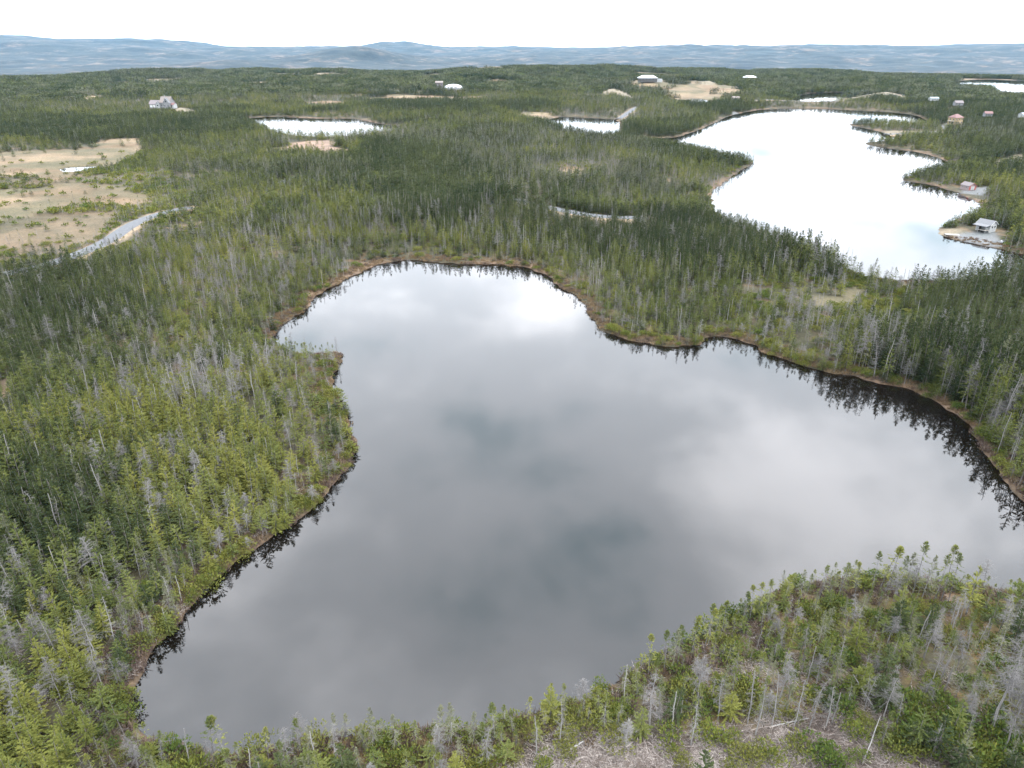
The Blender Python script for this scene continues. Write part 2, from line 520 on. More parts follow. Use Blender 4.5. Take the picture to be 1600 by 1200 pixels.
def water_mat():
    m_, n, l, b = new_mat('still_peat_water')
    b.inputs['Base Color'].default_value = (0.0024, 0.0019, 0.0014, 1)
    setin(b, 'IOR', 1.41)
    setin(b, 'Specular IOR Level', 0.5)
    geo = n.new('ShaderNodeNewGeometry')
    t2 = n.new('ShaderNodeTexNoise'); t2.inputs['Scale'].default_value = 0.03; t2.inputs['Detail'].default_value = 3
    l.new(geo.outputs['Position'], t2.inputs['Vector'])
    r = n.new('ShaderNodeMapRange'); r.inputs[1].default_value = 0.35; r.inputs[2].default_value = 0.7
    r.inputs[3].default_value = 0.015; r.inputs[4].default_value = 0.05
    l.new(t2.outputs['Fac'], r.inputs[0]); l.new(r.outputs[0], b.inputs['Roughness'])
    t = n.new('ShaderNodeTexNoise'); t.inputs['Scale'].default_value = 1.3; t.inputs['Detail'].default_value = 3
    l.new(geo.outputs['Position'], t.inputs['Vector'])
    bp = n.new('ShaderNodeBump'); bp.inputs['Strength'].default_value = 0.012; bp.inputs['Distance'].default_value = 0.2
    l.new(t.outputs['Fac'], bp.inputs['Height']); l.new(bp.outputs[0], b.inputs['Normal'])
    return m_


M_GROUND = ground_mat()
M_WATER = water_mat()
M_GRAVEL = simple('pale_crushed_gravel', (0.058, 0.060, 0.064), 0.95, 0.2, 1.2, 0.3)


# ------------------------------------------------------------------ mesh helpers
def tag(o, label=None, cat=None, group=None, kind=None):
    if label: o['label'] = label
    if cat: o['category'] = cat
    if group: o['group'] = group
    if kind: o['kind'] = kind
    return o


def mesh_np(name, V, F, mats, tint=None, mat_idx=None, smooth=False):
    me = bpy.data.meshes.new(name)
    me.from_pydata([tuple(v) for v in V], [], [tuple(f) for f in F])
    for m_ in mats: me.materials.append(m_)
    if mat_idx is not None:
        me.polygons.foreach_set('material_index', np.asarray(mat_idx, np.int32))
    if tint is not None:
        at_ = me.attributes.new('tint', 'FLOAT', 'FACE')
        at_.data.foreach_set('value', np.asarray(tint, np.float32))
    if smooth:
        me.polygons.foreach_set('use_smooth', np.ones(len(me.polygons), bool))
    me.update()
    return me


def obj(name, me, parent=None, loc=None):
    o = bpy.data.objects.new(name, me)
    COL.objects.link(o)
    if parent is not None: o.parent = parent
    if loc is not None: o.location = loc
    return o


# ------------------------------------------------------------------ terrain
def build_terrain():
    NR, NT = 940, 470
    r = 34.0 * np.exp(np.linspace(0, math.log(14000 / 34.0), NR))
    th = np.linspace(-radians(54), radians(54), NT)
    R, T = np.meshgrid(r, th, indexing='ij')
    X = (R * np.sin(T)).ravel(); Y = (R * np.cos(T)).ravel() - 14.0
    d = np.hypot(X, Y)
    sdf = water_sdf(X, Y)
    Z = land(X, Y, sdf)
    mk = masks(X, Y)
    Z = np.where((mk['road'] < 3) & (sdf > 1), Z + 0.25 * ss(mk['road'], 3, 0.2), Z)
    sandm = ss(mk['sand'], 4, -2)
    Z = Z + ss(mk['sand'], 2, -14) * (d > 480) * 2.6 * (1 - (Y < 500))
    nz = fbm(X, Y, 26, 4, 71)
    nf = fbm(X, Y, 3.0, 3, 81)

    def c(*a): return np.array(a)[None, :]
    base = c(0.018, 0.019, 0.010) * (1 - nz[:, None]) + c(0.046, 0.039, 0.024) * nz[:, None]
    rust = np.clip((nf - 0.55) * 5, 0, 1)[:, None]
    base = base * (1 - 0.6 * rust) + c(0.095, 0.060, 0.034) * 0.6 * rust

    gold = ((Y < 92) & (d < 112) & (X > -14)) * np.clip((nf - 0.30) * 2.6, 0, 1)
    base = base * (1 - 0.75 * gold[:, None]) + c(0.098, 0.066, 0.026) * 0.75 * gold[:, None]

    def lay(base, mval, col):
        mval = mval[:, None]
        return base * (1 - mval) + col * mval
    # rusty sedge margin along the water
    width = 0.12 + 5.0 * np.clip(fbm(X, Y, 17, 3, 91) - 0.45, 0, 1) * np.clip(d / 90, 0.6, 2.2)
    shore = ss(sdf, width * 1.6, width * 0.6)
    base = lay(base, shore * 0.9, c(0.092, 0.062, 0.041) * (0.7 + 0.6 * nf[:, None]))
    base = lay(base, ss(sdf, 0.45, -0.1), c(0.03, 0.021, 0.015))
    bogc = c(0.135, 0.104, 0.062) * (1 - nz[:, None]) + c(0.080, 0.055, 0.036) * nz[:, None]
    olive = np.clip((fbm(X, Y, 26, 5, 95) - 0.47) * 8, 0, 1)[:, None]
    bogc = bogc * (1 - 0.85 * olive) + c(0.050, 0.044, 0.024) * 0.85 * olive
    rusty = np.clip((fbm(X, Y, 40, 4, 96) - 0.52) * 7, 0, 1)[:, None]
    bogc = bogc * (1 - 0.6 * rusty) + c(0.085, 0.050, 0.028) * 0.6 * rusty
    base = lay(base, ss(mk['low'], 4, -4) * 0.8, bogc * 0.72)
    base = lay(base, ss(mk['bog'], 3, -3), bogc)
    base = lay(base, sandm, c(0.10, 0.083, 0.058) * np.ones_like(base))
    base = lay(base, ss(mk['gravel'], 0.8, -0.6), c(0.078, 0.079, 0.08) * np.ones_like(base))
    base = lay(base, ss(mk['dirt'], 2, -2), c(0.125, 0.085, 0.062) * (0.7 + 0.6 * nf[:, None]))
    base = lay(base, ss(mk['slash'], 1.2, -1.2), (c(0.075, 0.060, 0.050) * (0.7 + 0.6 * nf[:, None])))
    base = lay(base, ss(mk['road'], 2.2, 0.0), c(0.14, 0.105, 0.07) * np.ones_like(base))
    base = lay(base, ss(sdf, 0.0, -1.2), c(0.03, 0.022, 0.015) * np.ones_like(base))

    idx = np.arange(NR * NT).reshape(NR, NT)
    q = np.stack([idx[:-1, :-1], idx[:-1, 1:], idx[1:, 1:], idx[1:, :-1]], -1).reshape(-1, 4)
    me = bpy.data.meshes.new('terrain')
    me.vertices.add(NR * NT)
    me.vertices.foreach_set('co', np.stack([X, Y, Z], 1).astype(np.float32).ravel())
    me.loops.add(q.size); me.polygons.add(len(q))
    me.loops.foreach_set('vertex_index', q[:, ::-1].astype(np.int32).ravel())
    me.polygons.foreach_set('loop_start', np.arange(0, q.size, 4, dtype=np.int32))
    me.polygons.foreach_set('loop_total', np.full(len(q), 4, np.int32))
    me.polygons.foreach_set('use_smooth', np.ones(len(q), bool))
    me.update(calc_edges=True)
    ca = me.attributes.new('cover', 'FLOAT_COLOR', 'POINT')
    ca.data.foreach_set('color', np.concatenate([base, np.ones((len(base), 1))], 1).astype(np.float32).ravel())
    fa = me.attributes.new('far', 'FLOAT', 'POINT')
    fa.data.foreach_set('value', ss(d, 1350, 1800).astype(np.float32))
    me.materials.append(M_GROUND)
    o = obj('terrain', me)
    tag(o, 'boggy ground with rusty shore margins and far blue hills', 'ground', kind='structure')


build_terrain()


def build_water():
    labels = {'pond': 'still dark pond mirroring grey clouds, filling the foreground', 'lake': 'bright lake with several spits and cabins on its shore',
              'tarn': 'small bright pond among trees near the big house', 'cove_pond': 'small pond beside the short causeway road',
              'distant_pond': 'sliver of pond behind the pale sand bank', 'distant_lake': 'bright lake around a wooded point in the distance',
              'hillside_pond': 'thin bright pond below the blue hills', 'bog_pool': 'shallow bright pool in the tan bog',
              'field_pool': 'pools in the brown open field', 'woodland_pond': 'tiny pond glimpsed in distant woods'}
    for name, P, cs in WATERS:
        mn, mx = P.min(0) - 3 * cs, P.max(0) + 3 * cs
        nx, ny = int((mx[0] - mn[0]) / cs) + 1, int((mx[1] - mn[1]) / cs) + 1
        gx, gy = np.meshgrid(np.arange(nx), np.arange(ny), indexing='ij')
        px, py = mn[0] + (gx + 0.5) * cs, mn[1] + (gy + 0.5) * cs
        s = sdf_poly(px.ravel(), py.ravel(), P).reshape(px.shape)
        keep = s < cs * 0.75 + 2.2
        V, F, key = [], [], {}

        def vid(i, j):
            if (i, j) not in key:
                key[(i, j)] = len(V)
                V.append((mn[0] + i * cs, mn[1] + j * cs, 0.0))
            return key[(i, j)]
        for i, j in zip(*np.nonzero(keep)):
            F.append((vid(i, j), vid(i + 1, j), vid(i + 1, j + 1), vid(i, j + 1)))
        o = obj(name, mesh_np(name, V, F, [M_WATER]))
        tag(o, labels[name], 'water', kind='structure')


build_water()


def ground_z(x, y):
    x = np.atleast_1d(np.asarray(x, float)); y = np.atleast_1d(np.asarray(y, float))
    return land(x, y, water_sdf(x, y))


def gz(x, y):
    return float(ground_z(x, y)[0])


def build_roads():
    labs = ['gravel road bending past the tan bog', 'grey gravel track through dark spruces behind the pond', 'short causeway road beside the small pond',
            'road along the far end of the bright lake', 'shore road leading to the yellow house']
    for k, (P, w, c) in enumerate(ROADS):
        Q = []
        for i in range(len(P) - 1):
            n = max(2, int(np.hypot(*(P[i + 1] - P[i])) / 3))
            for t in np.linspace(0, 1, n, endpoint=False):
                Q.append(P[i] * (1 - t) + P[i + 1] * t)
        Q.append(P[-1]); Q = np.array(Q)
        for _ in range(6):
            Q[1:-1] = 0.25 * Q[:-2] + 0.5 * Q[1:-1] + 0.25 * Q[2:]
        D = np.gradient(Q, axis=0); D /= np.linalg.norm(D, axis=1)[:, None] + 1e-9
        N = np.stack([-D[:, 1], D[:, 0]], 1)
        offs = [-1, -0.5, 0, 0.5, 1]
        rows = []
        zc_ = ground_z(Q[:, 0], Q[:, 1]).clip(0.35)
        for _ in range(8):
            zc_[1:-1] = 0.25 * zc_[:-2] + 0.5 * zc_[1:-1] + 0.25 * zc_[2:]
        for oidx, f in enumerate(offs):
            p = Q + N * w * f
            rows.append(np.column_stack([p, zc_ + 0.62 + (0.06 if f == 0 else 0.0) - (0.0 if abs(f) < 1 else 0.1)]))
        # embankment skirts down to the ground
        V = np.stack([np.column_stack([Q - N * (w + 1.6), zc_ - 0.3])] + rows + [np.column_stack([Q + N * (w + 1.6), zc_ - 0.3])], 1)
        m_ = V.shape[1]
        V = V.reshape(-1, 3)
        F = []
        mi = []
        for i in range(len(Q) - 1):
            for j in range(m_ - 1):
                a = i * m_ + j
                F.append((a, a + 1, a + m_ + 1, a + m_))
                mi.append(1 if j in (0, m_ - 2) else 0)
        o = obj('gravel_road', mesh_np('gravel_road', V, F, [M_GRAVEL, M_BANK], mat_idx=mi, smooth=True))
        tag(o, labs[k], 'road', kind='structure')


M_BANK = simple('tan_road_verge', (0.13, 0.095, 0.06), 0.95, 0.3, 0.8)
build_roads()


# ------------------------------------------------------------------ tree building
class Acc:
    def __init__(self):
        self.V, self.F, self.T = [], [], []

    def kite(self, p, d, up, L, W, tint):
        """one flat spray of needles: a kite along d"""
        s = np.cross(d, up); s /= np.linalg.norm(s) + 1e-9
        i = len(self.V)
        self.V += [p, p + d * L * 0.45 + s * W * 0.5, p + d * L, p + d * L * 0.45 - s * W * 0.5]
        self.F.append((i, i + 1, i + 2, i + 3)); self.T.append(tint)

    def ribbon(self, a, b, w, tint, w2=None):
        """a twig: three-sided sliver from a to b"""
        d = b - a; n_ = np.linalg.norm(d) + 1e-9; d = d / n_
        s = np.cross(d, np.array([0.31, 0.52, 0.79])); s /= np.linalg.norm(s) + 1e-9
        t = np.cross(d, s)
        i = len(self.V)
        w2 = w * 0.35 if w2 is None else w2
        for (p, ww) in ((a, w), (b, w2)):
            for k in range(3):
                an = 2.094 * k
                self.V.append(p + (s * cos(an) + t * sin(an)) * ww * 0.5)
        for k in range(3):
            j = (k + 1) % 3
            self.F.append((i + k, i + j, i + 3 + j, i + 3 + k)); self.T.append(tint)

    def tube(self, pts, rads, seg, tint=0.5):
        i0 = len(self.V)
        for k, (p, r) in enumerate(zip(pts, rads)):
            for s in range(seg):
                an = 2 * pi * s / seg
                self.V.append(np.array([p[0] + cos(an) * r, p[1] + sin(an) * r, p[2]]))
        for k in range(len(pts) - 1):
            for s in range(seg):
                a = i0 + k * seg + s; b = i0 + k * seg + (s + 1) % seg
                self.F.append((a, b, b + seg, a + seg)); self.T.append(tint)
        self.F.append(tuple(i0 + (len(pts) - 1) * seg + s for s in range(seg))); self.T.append(tint)


def unit(v): return v / (np.linalg.norm(v) + 1e-9)


UP = np.array([0, 0, 1.0])


def trunk_line(r_, H, bend, n=7):
    a = r_.uniform(0, 2 * pi)
    pts = []
    for k in range(n):
        t = k / (n - 1)
        o = bend * H * t * t
        pts.append(np.array([cos(a) * o + r_.normal(0, 0.012) * H * t * 0.4, sin(a) * o + r_.normal(0, 0.012) * H * t * 0.4, H * t]))
    pts[0] = np.array([0, 0, -0.25])
    return pts


def on_line(pts, z):
    zs = [p[2] for p in pts]
    return np.array([np.interp(z, zs, [p[0] for p in pts]), np.interp(z, zs, [p[1] for p in pts]), z])


def bough(A, r_, p0, az, elv, L, sprays, size, droop=0.25, fat=1.0):
    d0 = np.array([cos(az) * cos(elv), sin(az) * cos(elv), sin(elv)])
    side = np.array([-sin(az), cos(az), 0])
    for k in range(sprays):
        t = (k + r_.uniform(0.2, 0.9)) / sprays
        t = 0.12 + 0.88 * t
        p = p0 + d0 * L * t + UP * (-droop * L * t * t + 0.12 * L * t ** 4)
        sgn = 1 if (k % 2) else -1
        dirn = unit(d0 * (0.75 + r_.uniform(0, .4)) + side * sgn * r_.uniform(0.1, 1.0) * (1.1 - 0.6 * t) + UP * r_.uniform(-0.25, 0.35))
        up = unit(UP + np.array([r_.normal(0, .45), r_.normal(0, .45), 0]))
        l_ = size * r_.uniform(0.7, 1.35)
        A.kite(p, dirn, up, l_, l_ * r_.uniform(0.30, 0.46) * fat, r_.uniform(0, 1))


def make_fir(seed, H=6.0, R=1.25, base=0.12, whorl=17, per=6, sprays=9, dens=1.0, bend=0.02, size=0.34, ragged=0.25, lod=0, fat=1.0):
    """cone-shaped fir or spruce: returns (trunk Acc, crown Acc)"""
    r_ = np.random.default_rng(seed)
    T, C = Acc(), Acc()
    line = trunk_line(r_, H * 0.97, bend, 6 if lod == 0 else 3)
    T.tube(line, np.linspace(0.022 * H * 0.55, 0.008, len(line)), 6 if lod == 0 else 3, 0.4)
    for w in range(whorl):
        f = (w + r_.uniform(-0.3, 0.3)) / whorl
        f = min(max(f, 0), 0.985)
        z = H * (base + (1 - base) * f)
        prof = (1 - f) ** 0.82 * min(1, 0.62 + f * 2.4) + 0.05
        for k in range(max(3, int(per * (0.6 + 0.6 * (1 - f)) * dens))):
            if r_.random() < ragged * (0.4 + 0.8 * (1 - f)):
                continue
            az = 2 * pi * (k / per + r_.uniform(-0.08, 0.08)) + w * 1.9
            L = R * prof * r_.uniform(0.65, 1.18)
            n = max(2, int(sprays * (0.35 + 0.75 * prof)))
            bough(C, r_, on_line(line, z), az, radians(-6 + 50 * f + r_.normal(0, 7)), L, n, size * (0.62 + 0.5 * prof), 0.22, fat)
    for k in range(5 if lod == 0 else 2):      # leader
        C.kite(on_line(line, H * 0.93), unit(UP + np.array([r_.normal(0, .25), r_.normal(0, .25), 0])),
               np.array([cos(k * 1.3), sin(k * 1.3), 0.1]), H * 0.085 * r_.uniform(.8, 1.2), 0.10, r_.uniform(0, 1))
    if lod == 0 and base > 0.1:                # dead lower twigs
        for k in range(16):
            z = H * r_.uniform(0.05, base + 0.18); az = r_.uniform(0, 2 * pi)
            p = on_line(line, z); q = p + np.array([cos(az), sin(az), r_.uniform(-0.3, 0.15)]) * R * r_.uniform(0.3, 0.75)
            T.ribbon(p, q, 0.025, 0.7)
    return T, C


def make_tuft(seed, H=6.0, clubs=0.17, R=0.34, under=26, bend=0.03):
    """bog spruce: long bare stem, dense club of needles at the top, thin twiggy boughs below"""
    r_ = np.random.default_rng(seed)
    T, C = Acc(), Acc()
    line = trunk_line(r_, H * 0.97, bend, 7)
    T.tube(line, np.linspace(0.0085 * H, 0.012, 7), 6, 0.75)
    nb = 60
    for k in range(nb):
        f = (k + r_.random()) / nb
        z = H * (1 - clubs + clubs * f)
        prof = (1.0 - f) ** 0.75 * (0.55 + 0.75 * min(1, f * 3.5)) + 0.10
        bough(C, r_, on_line(line, z), r_.uniform(0, 2 * pi), radians(r_.uniform(0, 55)), R * prof * r_.uniform(.8, 1.25), 7, 0.15, 0.05)
    for k in range(under):
        z = H * r_.uniform(0.22, 1 - clubs); az = r_.uniform(0, 2 * pi)
        L = R * (1.15 + 1.5 * (1 - z / H)) * r_.uniform(.6, 1.3)
        p = on_line(line, z)
        q = p + np.array([cos(az), sin(az), -0.28]) * L
        T.ribbon(p, q, 0.022, 0.7)
        if r_.random() < 0.62:
            bough(C, r_, p + (q - p) * 0.35, az, radians(-12), L * 0.85, 12, 0.15, 0.1)
        else:
            for j in range(4):
                a = p + (q - p) * r_.uniform(.3, .95)
                T.ribbon(a, a + np.array([r_.normal(0, .16), r_.normal(0, .16), r_.normal(-.02, .08)]), 0.016, r_.random())
    return T, C


def make_snag(seed, H=7.0, R=0.9, nb=46, twigs=7, start=0.25, bend=0.03, broken=False, lod=0):
    """dead standing tree: bleached stem and fine grey twigs"""
    r_ = np.random.default_rng(seed)
    T, C = Acc(), Acc()
    line = trunk_line(r_, H, bend, 9 if lod == 0 else 4)
    if lod == 0:
        wx, wy = np.cumsum(r_.normal(0, .03, 9)), np.cumsum(r_.normal(0, .03, 9))
        line = [p + np.array([wx[i] - wx[0], wy[i] - wy[0], 0]) for i, p in enumerate(line)]
    T.tube(line, np.linspace(0.0075 * H + 0.016, 0.012 if not broken else 0.035, len(line)), 6 if lod == 0 else 4, 0.5)
    for k in range(nb):
        f = start + (1 - start) * (k + r_.random()) / nb
        z = H * min(f, 0.985); az = r_.uniform(0, 2 * pi)
        L = R * (1.05 - 0.8 * (f - start) / (1 - start)) * r_.uniform(0.35, 1.25)
        p = on_line(line, z)
        d = np.array([cos(az), sin(az), r_.uniform(-0.45, 0.35)])
        mid = p + d * L * 0.55 + UP * r_.uniform(-.08, .1) * L
        q = p + d * L + UP * r_.uniform(-0.30, 0.2) * L
        w = 0.028 if lod == 0 else 0.05
        C.ribbon(p, mid, w, r_.random(), w * 0.7); C.ribbon(mid, q, w * 0.7, r_.random())
        for j in range(twigs):
            t = r_.uniform(.25, 1)
            a = p + d * L * t
            C.ribbon(a, a + unit(d * .6 + np.array([r_.normal(0, .8), r_.normal(0, .8), r_.normal(-.05, .5)])) * L * r_.uniform(.2, .45),
                     w * 0.62, r_.random())
    return T, C


def make_shrub(seed, W=1.0, H=0.9, n=150, size=0.26):
    r_ = np.random.default_rng(seed)
    T, C = Acc(), Acc()
    heads = [(r_.normal(0, .35) * W, r_.normal(0, .35) * W, r_.uniform(.6, 1.1)) for _ in range(6)]
    for (hx, hy, hs) in heads:
        T.ribbon(np.array([hx * .3, hy * .3, -0.1]), np.array([hx, hy, H * hs * .6]), 0.05, 0.4)
    for k in range(n):
        hx, hy, hs = heads[k % 6]
        a = r_.uniform(0, 2 * pi); e_ = math.asin(r_.uniform(-0.1, 1))
        d = np.array([cos(a) * cos(e_), sin(a) * cos(e_), sin(e_)])
        rr = r_.uniform(.55, 1.0)
        p = np.array([hx, hy, H * hs * 0.35]) + d * np.array([W * .52, W * .52, H * hs * .6]) * rr
        p[2] = max(p[2], 0.05)
        dirn = unit(d + UP * 0.5 + np.array([r_.normal(0, .5), r_.normal(0, .5), 0]))
        up = unit(np.cross(dirn, np.array([r_.normal(), r_.normal(), r_.normal()])))
        l_ = size * r_.uniform(.7, 1.3)
        C.kite(p, dirn, up, l_, l_ * .5, r_.random())
    return T, C


def acc_mesh(name, A, mat): return mesh_np(name, A.V, A.F, [mat], A.T)


def both_mesh(name, T, C, mt, mc):
    n = len(T.V)
    V = T.V + C.V
    F = T.F + [tuple(i + n for i in f) for f in C.F]
    return mesh_np(name, V, F, [mt, mc], T.T + C.T, [0] * len(T.F) + [1] * len(C.F))


# near-quality forms: kind -> list of (trunk mesh, crown mesh, nominal height, colour word)
FORMS = {'fir': [], 'tuft': [], 'snag': [], 'shrub': []}
_near = {'fir': [], 'tuft': [], 'snag': [], 'shrub': []}
for k in range(9):
    T, C = make_fir(100 + k, H=6.0, R=[1.45, 1.25, 1.65, 1.3, 1.15, 1.55, 1.3, 1.6, 1.4][k], base=[.1, .2, .06, .3, .14, .22, .38, .1, .18][k],
                    whorl=[18, 17, 19, 15, 18, 16, 14, 18, 17][k], per=[6, 6, 7, 5, 6, 6, 5, 7, 6][k], ragged=[.15, .3, .12, .4, .22, .32, .45, .18, .28][k],
                    size=[.22, .21, .23, .21, .20, .22, .21, .23, .22][k], sprays=28, bend=[.01, .03, .01, .04, .02, .05, .06, .02, .03][k])
    mat, word = [(F_MID, 'olive'), (F_YEL, 'yellow-green'), (F_DARK, 'dark green')][k % 3]
    FORMS['fir'].append((acc_mesh('fir_trunk', T, M_BARK), acc_mesh('fir_crown', C, mat), 6.0, word))
    _near['fir'].append((T, C))
for k in range(6):
    T, C = make_tuft(200 + k, H=6.0, clubs=[.20, .30, .15, .26, .42, .18][k], R=[.36, .40, .34, .44, .46, .40][k], under=[40, 50, 30, 56, 50, 38][k], bend=[.02, .04, .07, .03, .02, .05][k])
    mat, word = [(F_MID, 'olive'), (F_GREY, 'grey-green'), (F_YEL, 'yellow-green')][k % 3]
    FORMS['tuft'].append((acc_mesh('spruce_trunk', T, M_TWIG), acc_mesh('spruce_crown', C, mat), 6.0, word))
    _near['tuft'].append((T, C))
for k in range(6):
    T, C = make_snag(300 + k, H=7.0, R=[.8, 1.1, .55, 1.3, .9, .35][k], nb=[58, 84, 40, 96, 66, 26][k], twigs=[9, 13, 6, 15, 10, 4][k],
                     start=[.25, .35, .3, .45, .2, .4][k], bend=[.02, .05, .03, .04, .08, .02][k], broken=(k in (2, 5)))
    FORMS['snag'].append((acc_mesh('snag_trunk', T, M_DEAD), acc_mesh('snag_branches', C, M_TWIG), 7.0,
                          ['twiggy', 'bushy-topped', 'bare', 'fluffy lichen-hung', 'leaning twiggy', 'broken-off pole-like'][k]))
    _near['snag'].append((T, C))
for k in range(4):
    T, C = make_shrub(400 + k, W=[1.0, 1.3, .9, 1.2][k], H=[.9, .8, 1.1, 1.0][k], n=[520, 640, 460, 560][k], size=.15)
    mat, word = [(F_SHRUB, 'green'), (F_YEL, 'yellow-green')][k % 2]
    FORMS['shrub'].append((acc_mesh('shrub_stems', T, M_BARK), acc_mesh('shrub_foliage', C, mat), 1.0, word))
    _near['shrub'].append((T, C))


# ------------------------------------------------------------------ scatter of plants over the land
def field(dmin, dmax, sp, half=40.5):
    tn = tan(radians(half))
    xs = np.arange(-dmax * tn - 30, dmax * tn + 30, sp)
    ys = np.arange(24, dmax, sp)
    gx, gy = np.meshgrid(xs, ys)
    gx = gx + rng.uniform(-.48, .48, gx.shape) * sp; gy = gy + rng.uniform(-.48, .48, gy.shape) * sp
    gx, gy = gx.ravel(), gy.ravel()
    d = np.hypot(gx, gy)
    k = (d >= dmin) & (d < dmax) & (np.abs(gx) < gy * tn + 14)
    return gx[k], gy[k]


DEADSTANDS = [poly(p, 1) for p in [
    [(690, 215), (860, 200), (1000, 228), (1090, 300), (1040, 326), (930, 330), (800, 312), (720, 285)],
    [(520, 208), (660, 200), (760, 225), (640, 240)],
    [(300, 440), (420, 440), (430, 490), (330, 500)],
    [(140, 520), (300, 540), (350, 620), (260, 610), (150, 560)],
    [(1205, 500), (1330, 500), (1360, 560), (1230, 545)],
    [(1235, 1050), (1320, 1040), (1330, 1120), (1240, 1130)],
    [(1400, 1040), (1480, 1050), (1470, 1110), (1390, 1100)],
    [(1130, 1040), (1230, 1020), (1240, 1120), (1150, 1140)],
]]
DENSE = [poly(p, 1) for p in [
    [(560, 300), (700, 290), (880, 330), (1010, 350), (1120, 330), (1290, 390), (1340, 430), (1200, 470), (1010, 440), (880, 400), (620, 370)],
    [(1390, 460), (1500, 420), (1640, 420), (1640, 720), (1540, 640), (1420, 580), (1380, 530)],
    [(-60, 430), (180, 420), (240, 520), (100, 640), (-60, 640)],
    [(380, 270), (640, 250), (740, 280), (600, 330), (420, 300)],
    [(-60, 760), (180, 740), (220, 860), (60, 930), (-60, 930)],
    [(1480, 160), (1640, 160), (1640, 300), (1500, 260)],
]]
YELLOW = [poly(p, 1) for p in [
    [(280, 440), (430, 450), (420, 500), (300, 500)],
    [(120, 620), (540, 600), (550, 720), (330, 880), (160, 800)],
    [(-60, 980), (200, 960), (230, 1260), (-60, 1260)],
    [(880, 1080), (1120, 960), (1360, 880), (1400, 960), (1100, 1100), (950, 1160)],
]]


def insoft(x, y, polys, soft):
    o = np.zeros(x.shape)
    for P in polys:
        mn, mx = P.min(0) - soft, P.max(0) + soft
        s = (x > mn[0]) & (x < mx[0]) & (y > mn[1]) & (y < mx[1])
        if s.any():
            o[s] = np.maximum(o[s], ss(sdf_poly(x[s], y[s], P), soft, -soft))
    return o


PADS = []      # cleared circles round buildings: x, y, radius
HOUSE_SPOTS = {}


def pad(u, v, r_, front=0.0):
    x, y = at(u, v)
    PADS.append((x, y, r_))
    for k in range(1, int(front / 6) + 1):        # open view in front of the house
        PADS.append((x * (1 - k * 6 / y), y - k * 6, r_ * 0.85))
    return x, y


for key, u, v, r_, fr in [('manor', 258, 176, 15, 10), ('boathouse', 1511, 299, 7, 14), ('cabin', 1535, 366, 8, 10), ('yellow', 1490, 199, 10, 16),
                          ('redroof', 1540, 191, 6, 18), ('blueroof', 1598, 193, 9, 22), ('pink', 1494, 174, 9, 20), ('teal', 1456, 166, 9, 16),
                          ('dome', 709, 149, 13, 24), ('brownshed', 687, 148, 8, 22), ('whiteroof', 1010, 144, 14, 22), ('farwhite', 1170, 131, 13, 26),
                          ('fieldcabin', 1148, 163, 7, 10)]:
    HOUSE_SPOTS[key] = pad(u, v, r_, fr)


SHOWN = [(0, 1, 2, 7, 8, 9, 10, 11), (2, 3, 4, 5), (0, 1, 2)]
for seg, (P, w, c) in zip(SHOWN, ROADS[:3]):                       # low verge on the open side of the tracks
    for i in seg:
        if i >= len(P) - 1: continue
        n = max(1, int(np.hypot(*(P[i + 1] - P[i])) / 4))
        for t in np.linspace(0, 1, n, endpoint=False):
            q = P[i] * (1 - t) + P[i + 1] * t
            if vnoise(np.array([q[0] / 14]), np.array([q[1] / 14]), 7)[0] < 0.30: continue
            L_ = math.hypot(*q)
            for off, rr in ((4, 3.0), (8, 3.0), (12, 2.4)):
                PADS.append((q[0] * (1 - off / L_), q[1] * (1 - off / L_), rr))


def clear_of(x, y):
    o = np.ones(x.shape, bool)
    for (px, py, pr) in PADS:
        o &= (x - px) ** 2 + (y - py) ** 2 > pr * pr
    return o


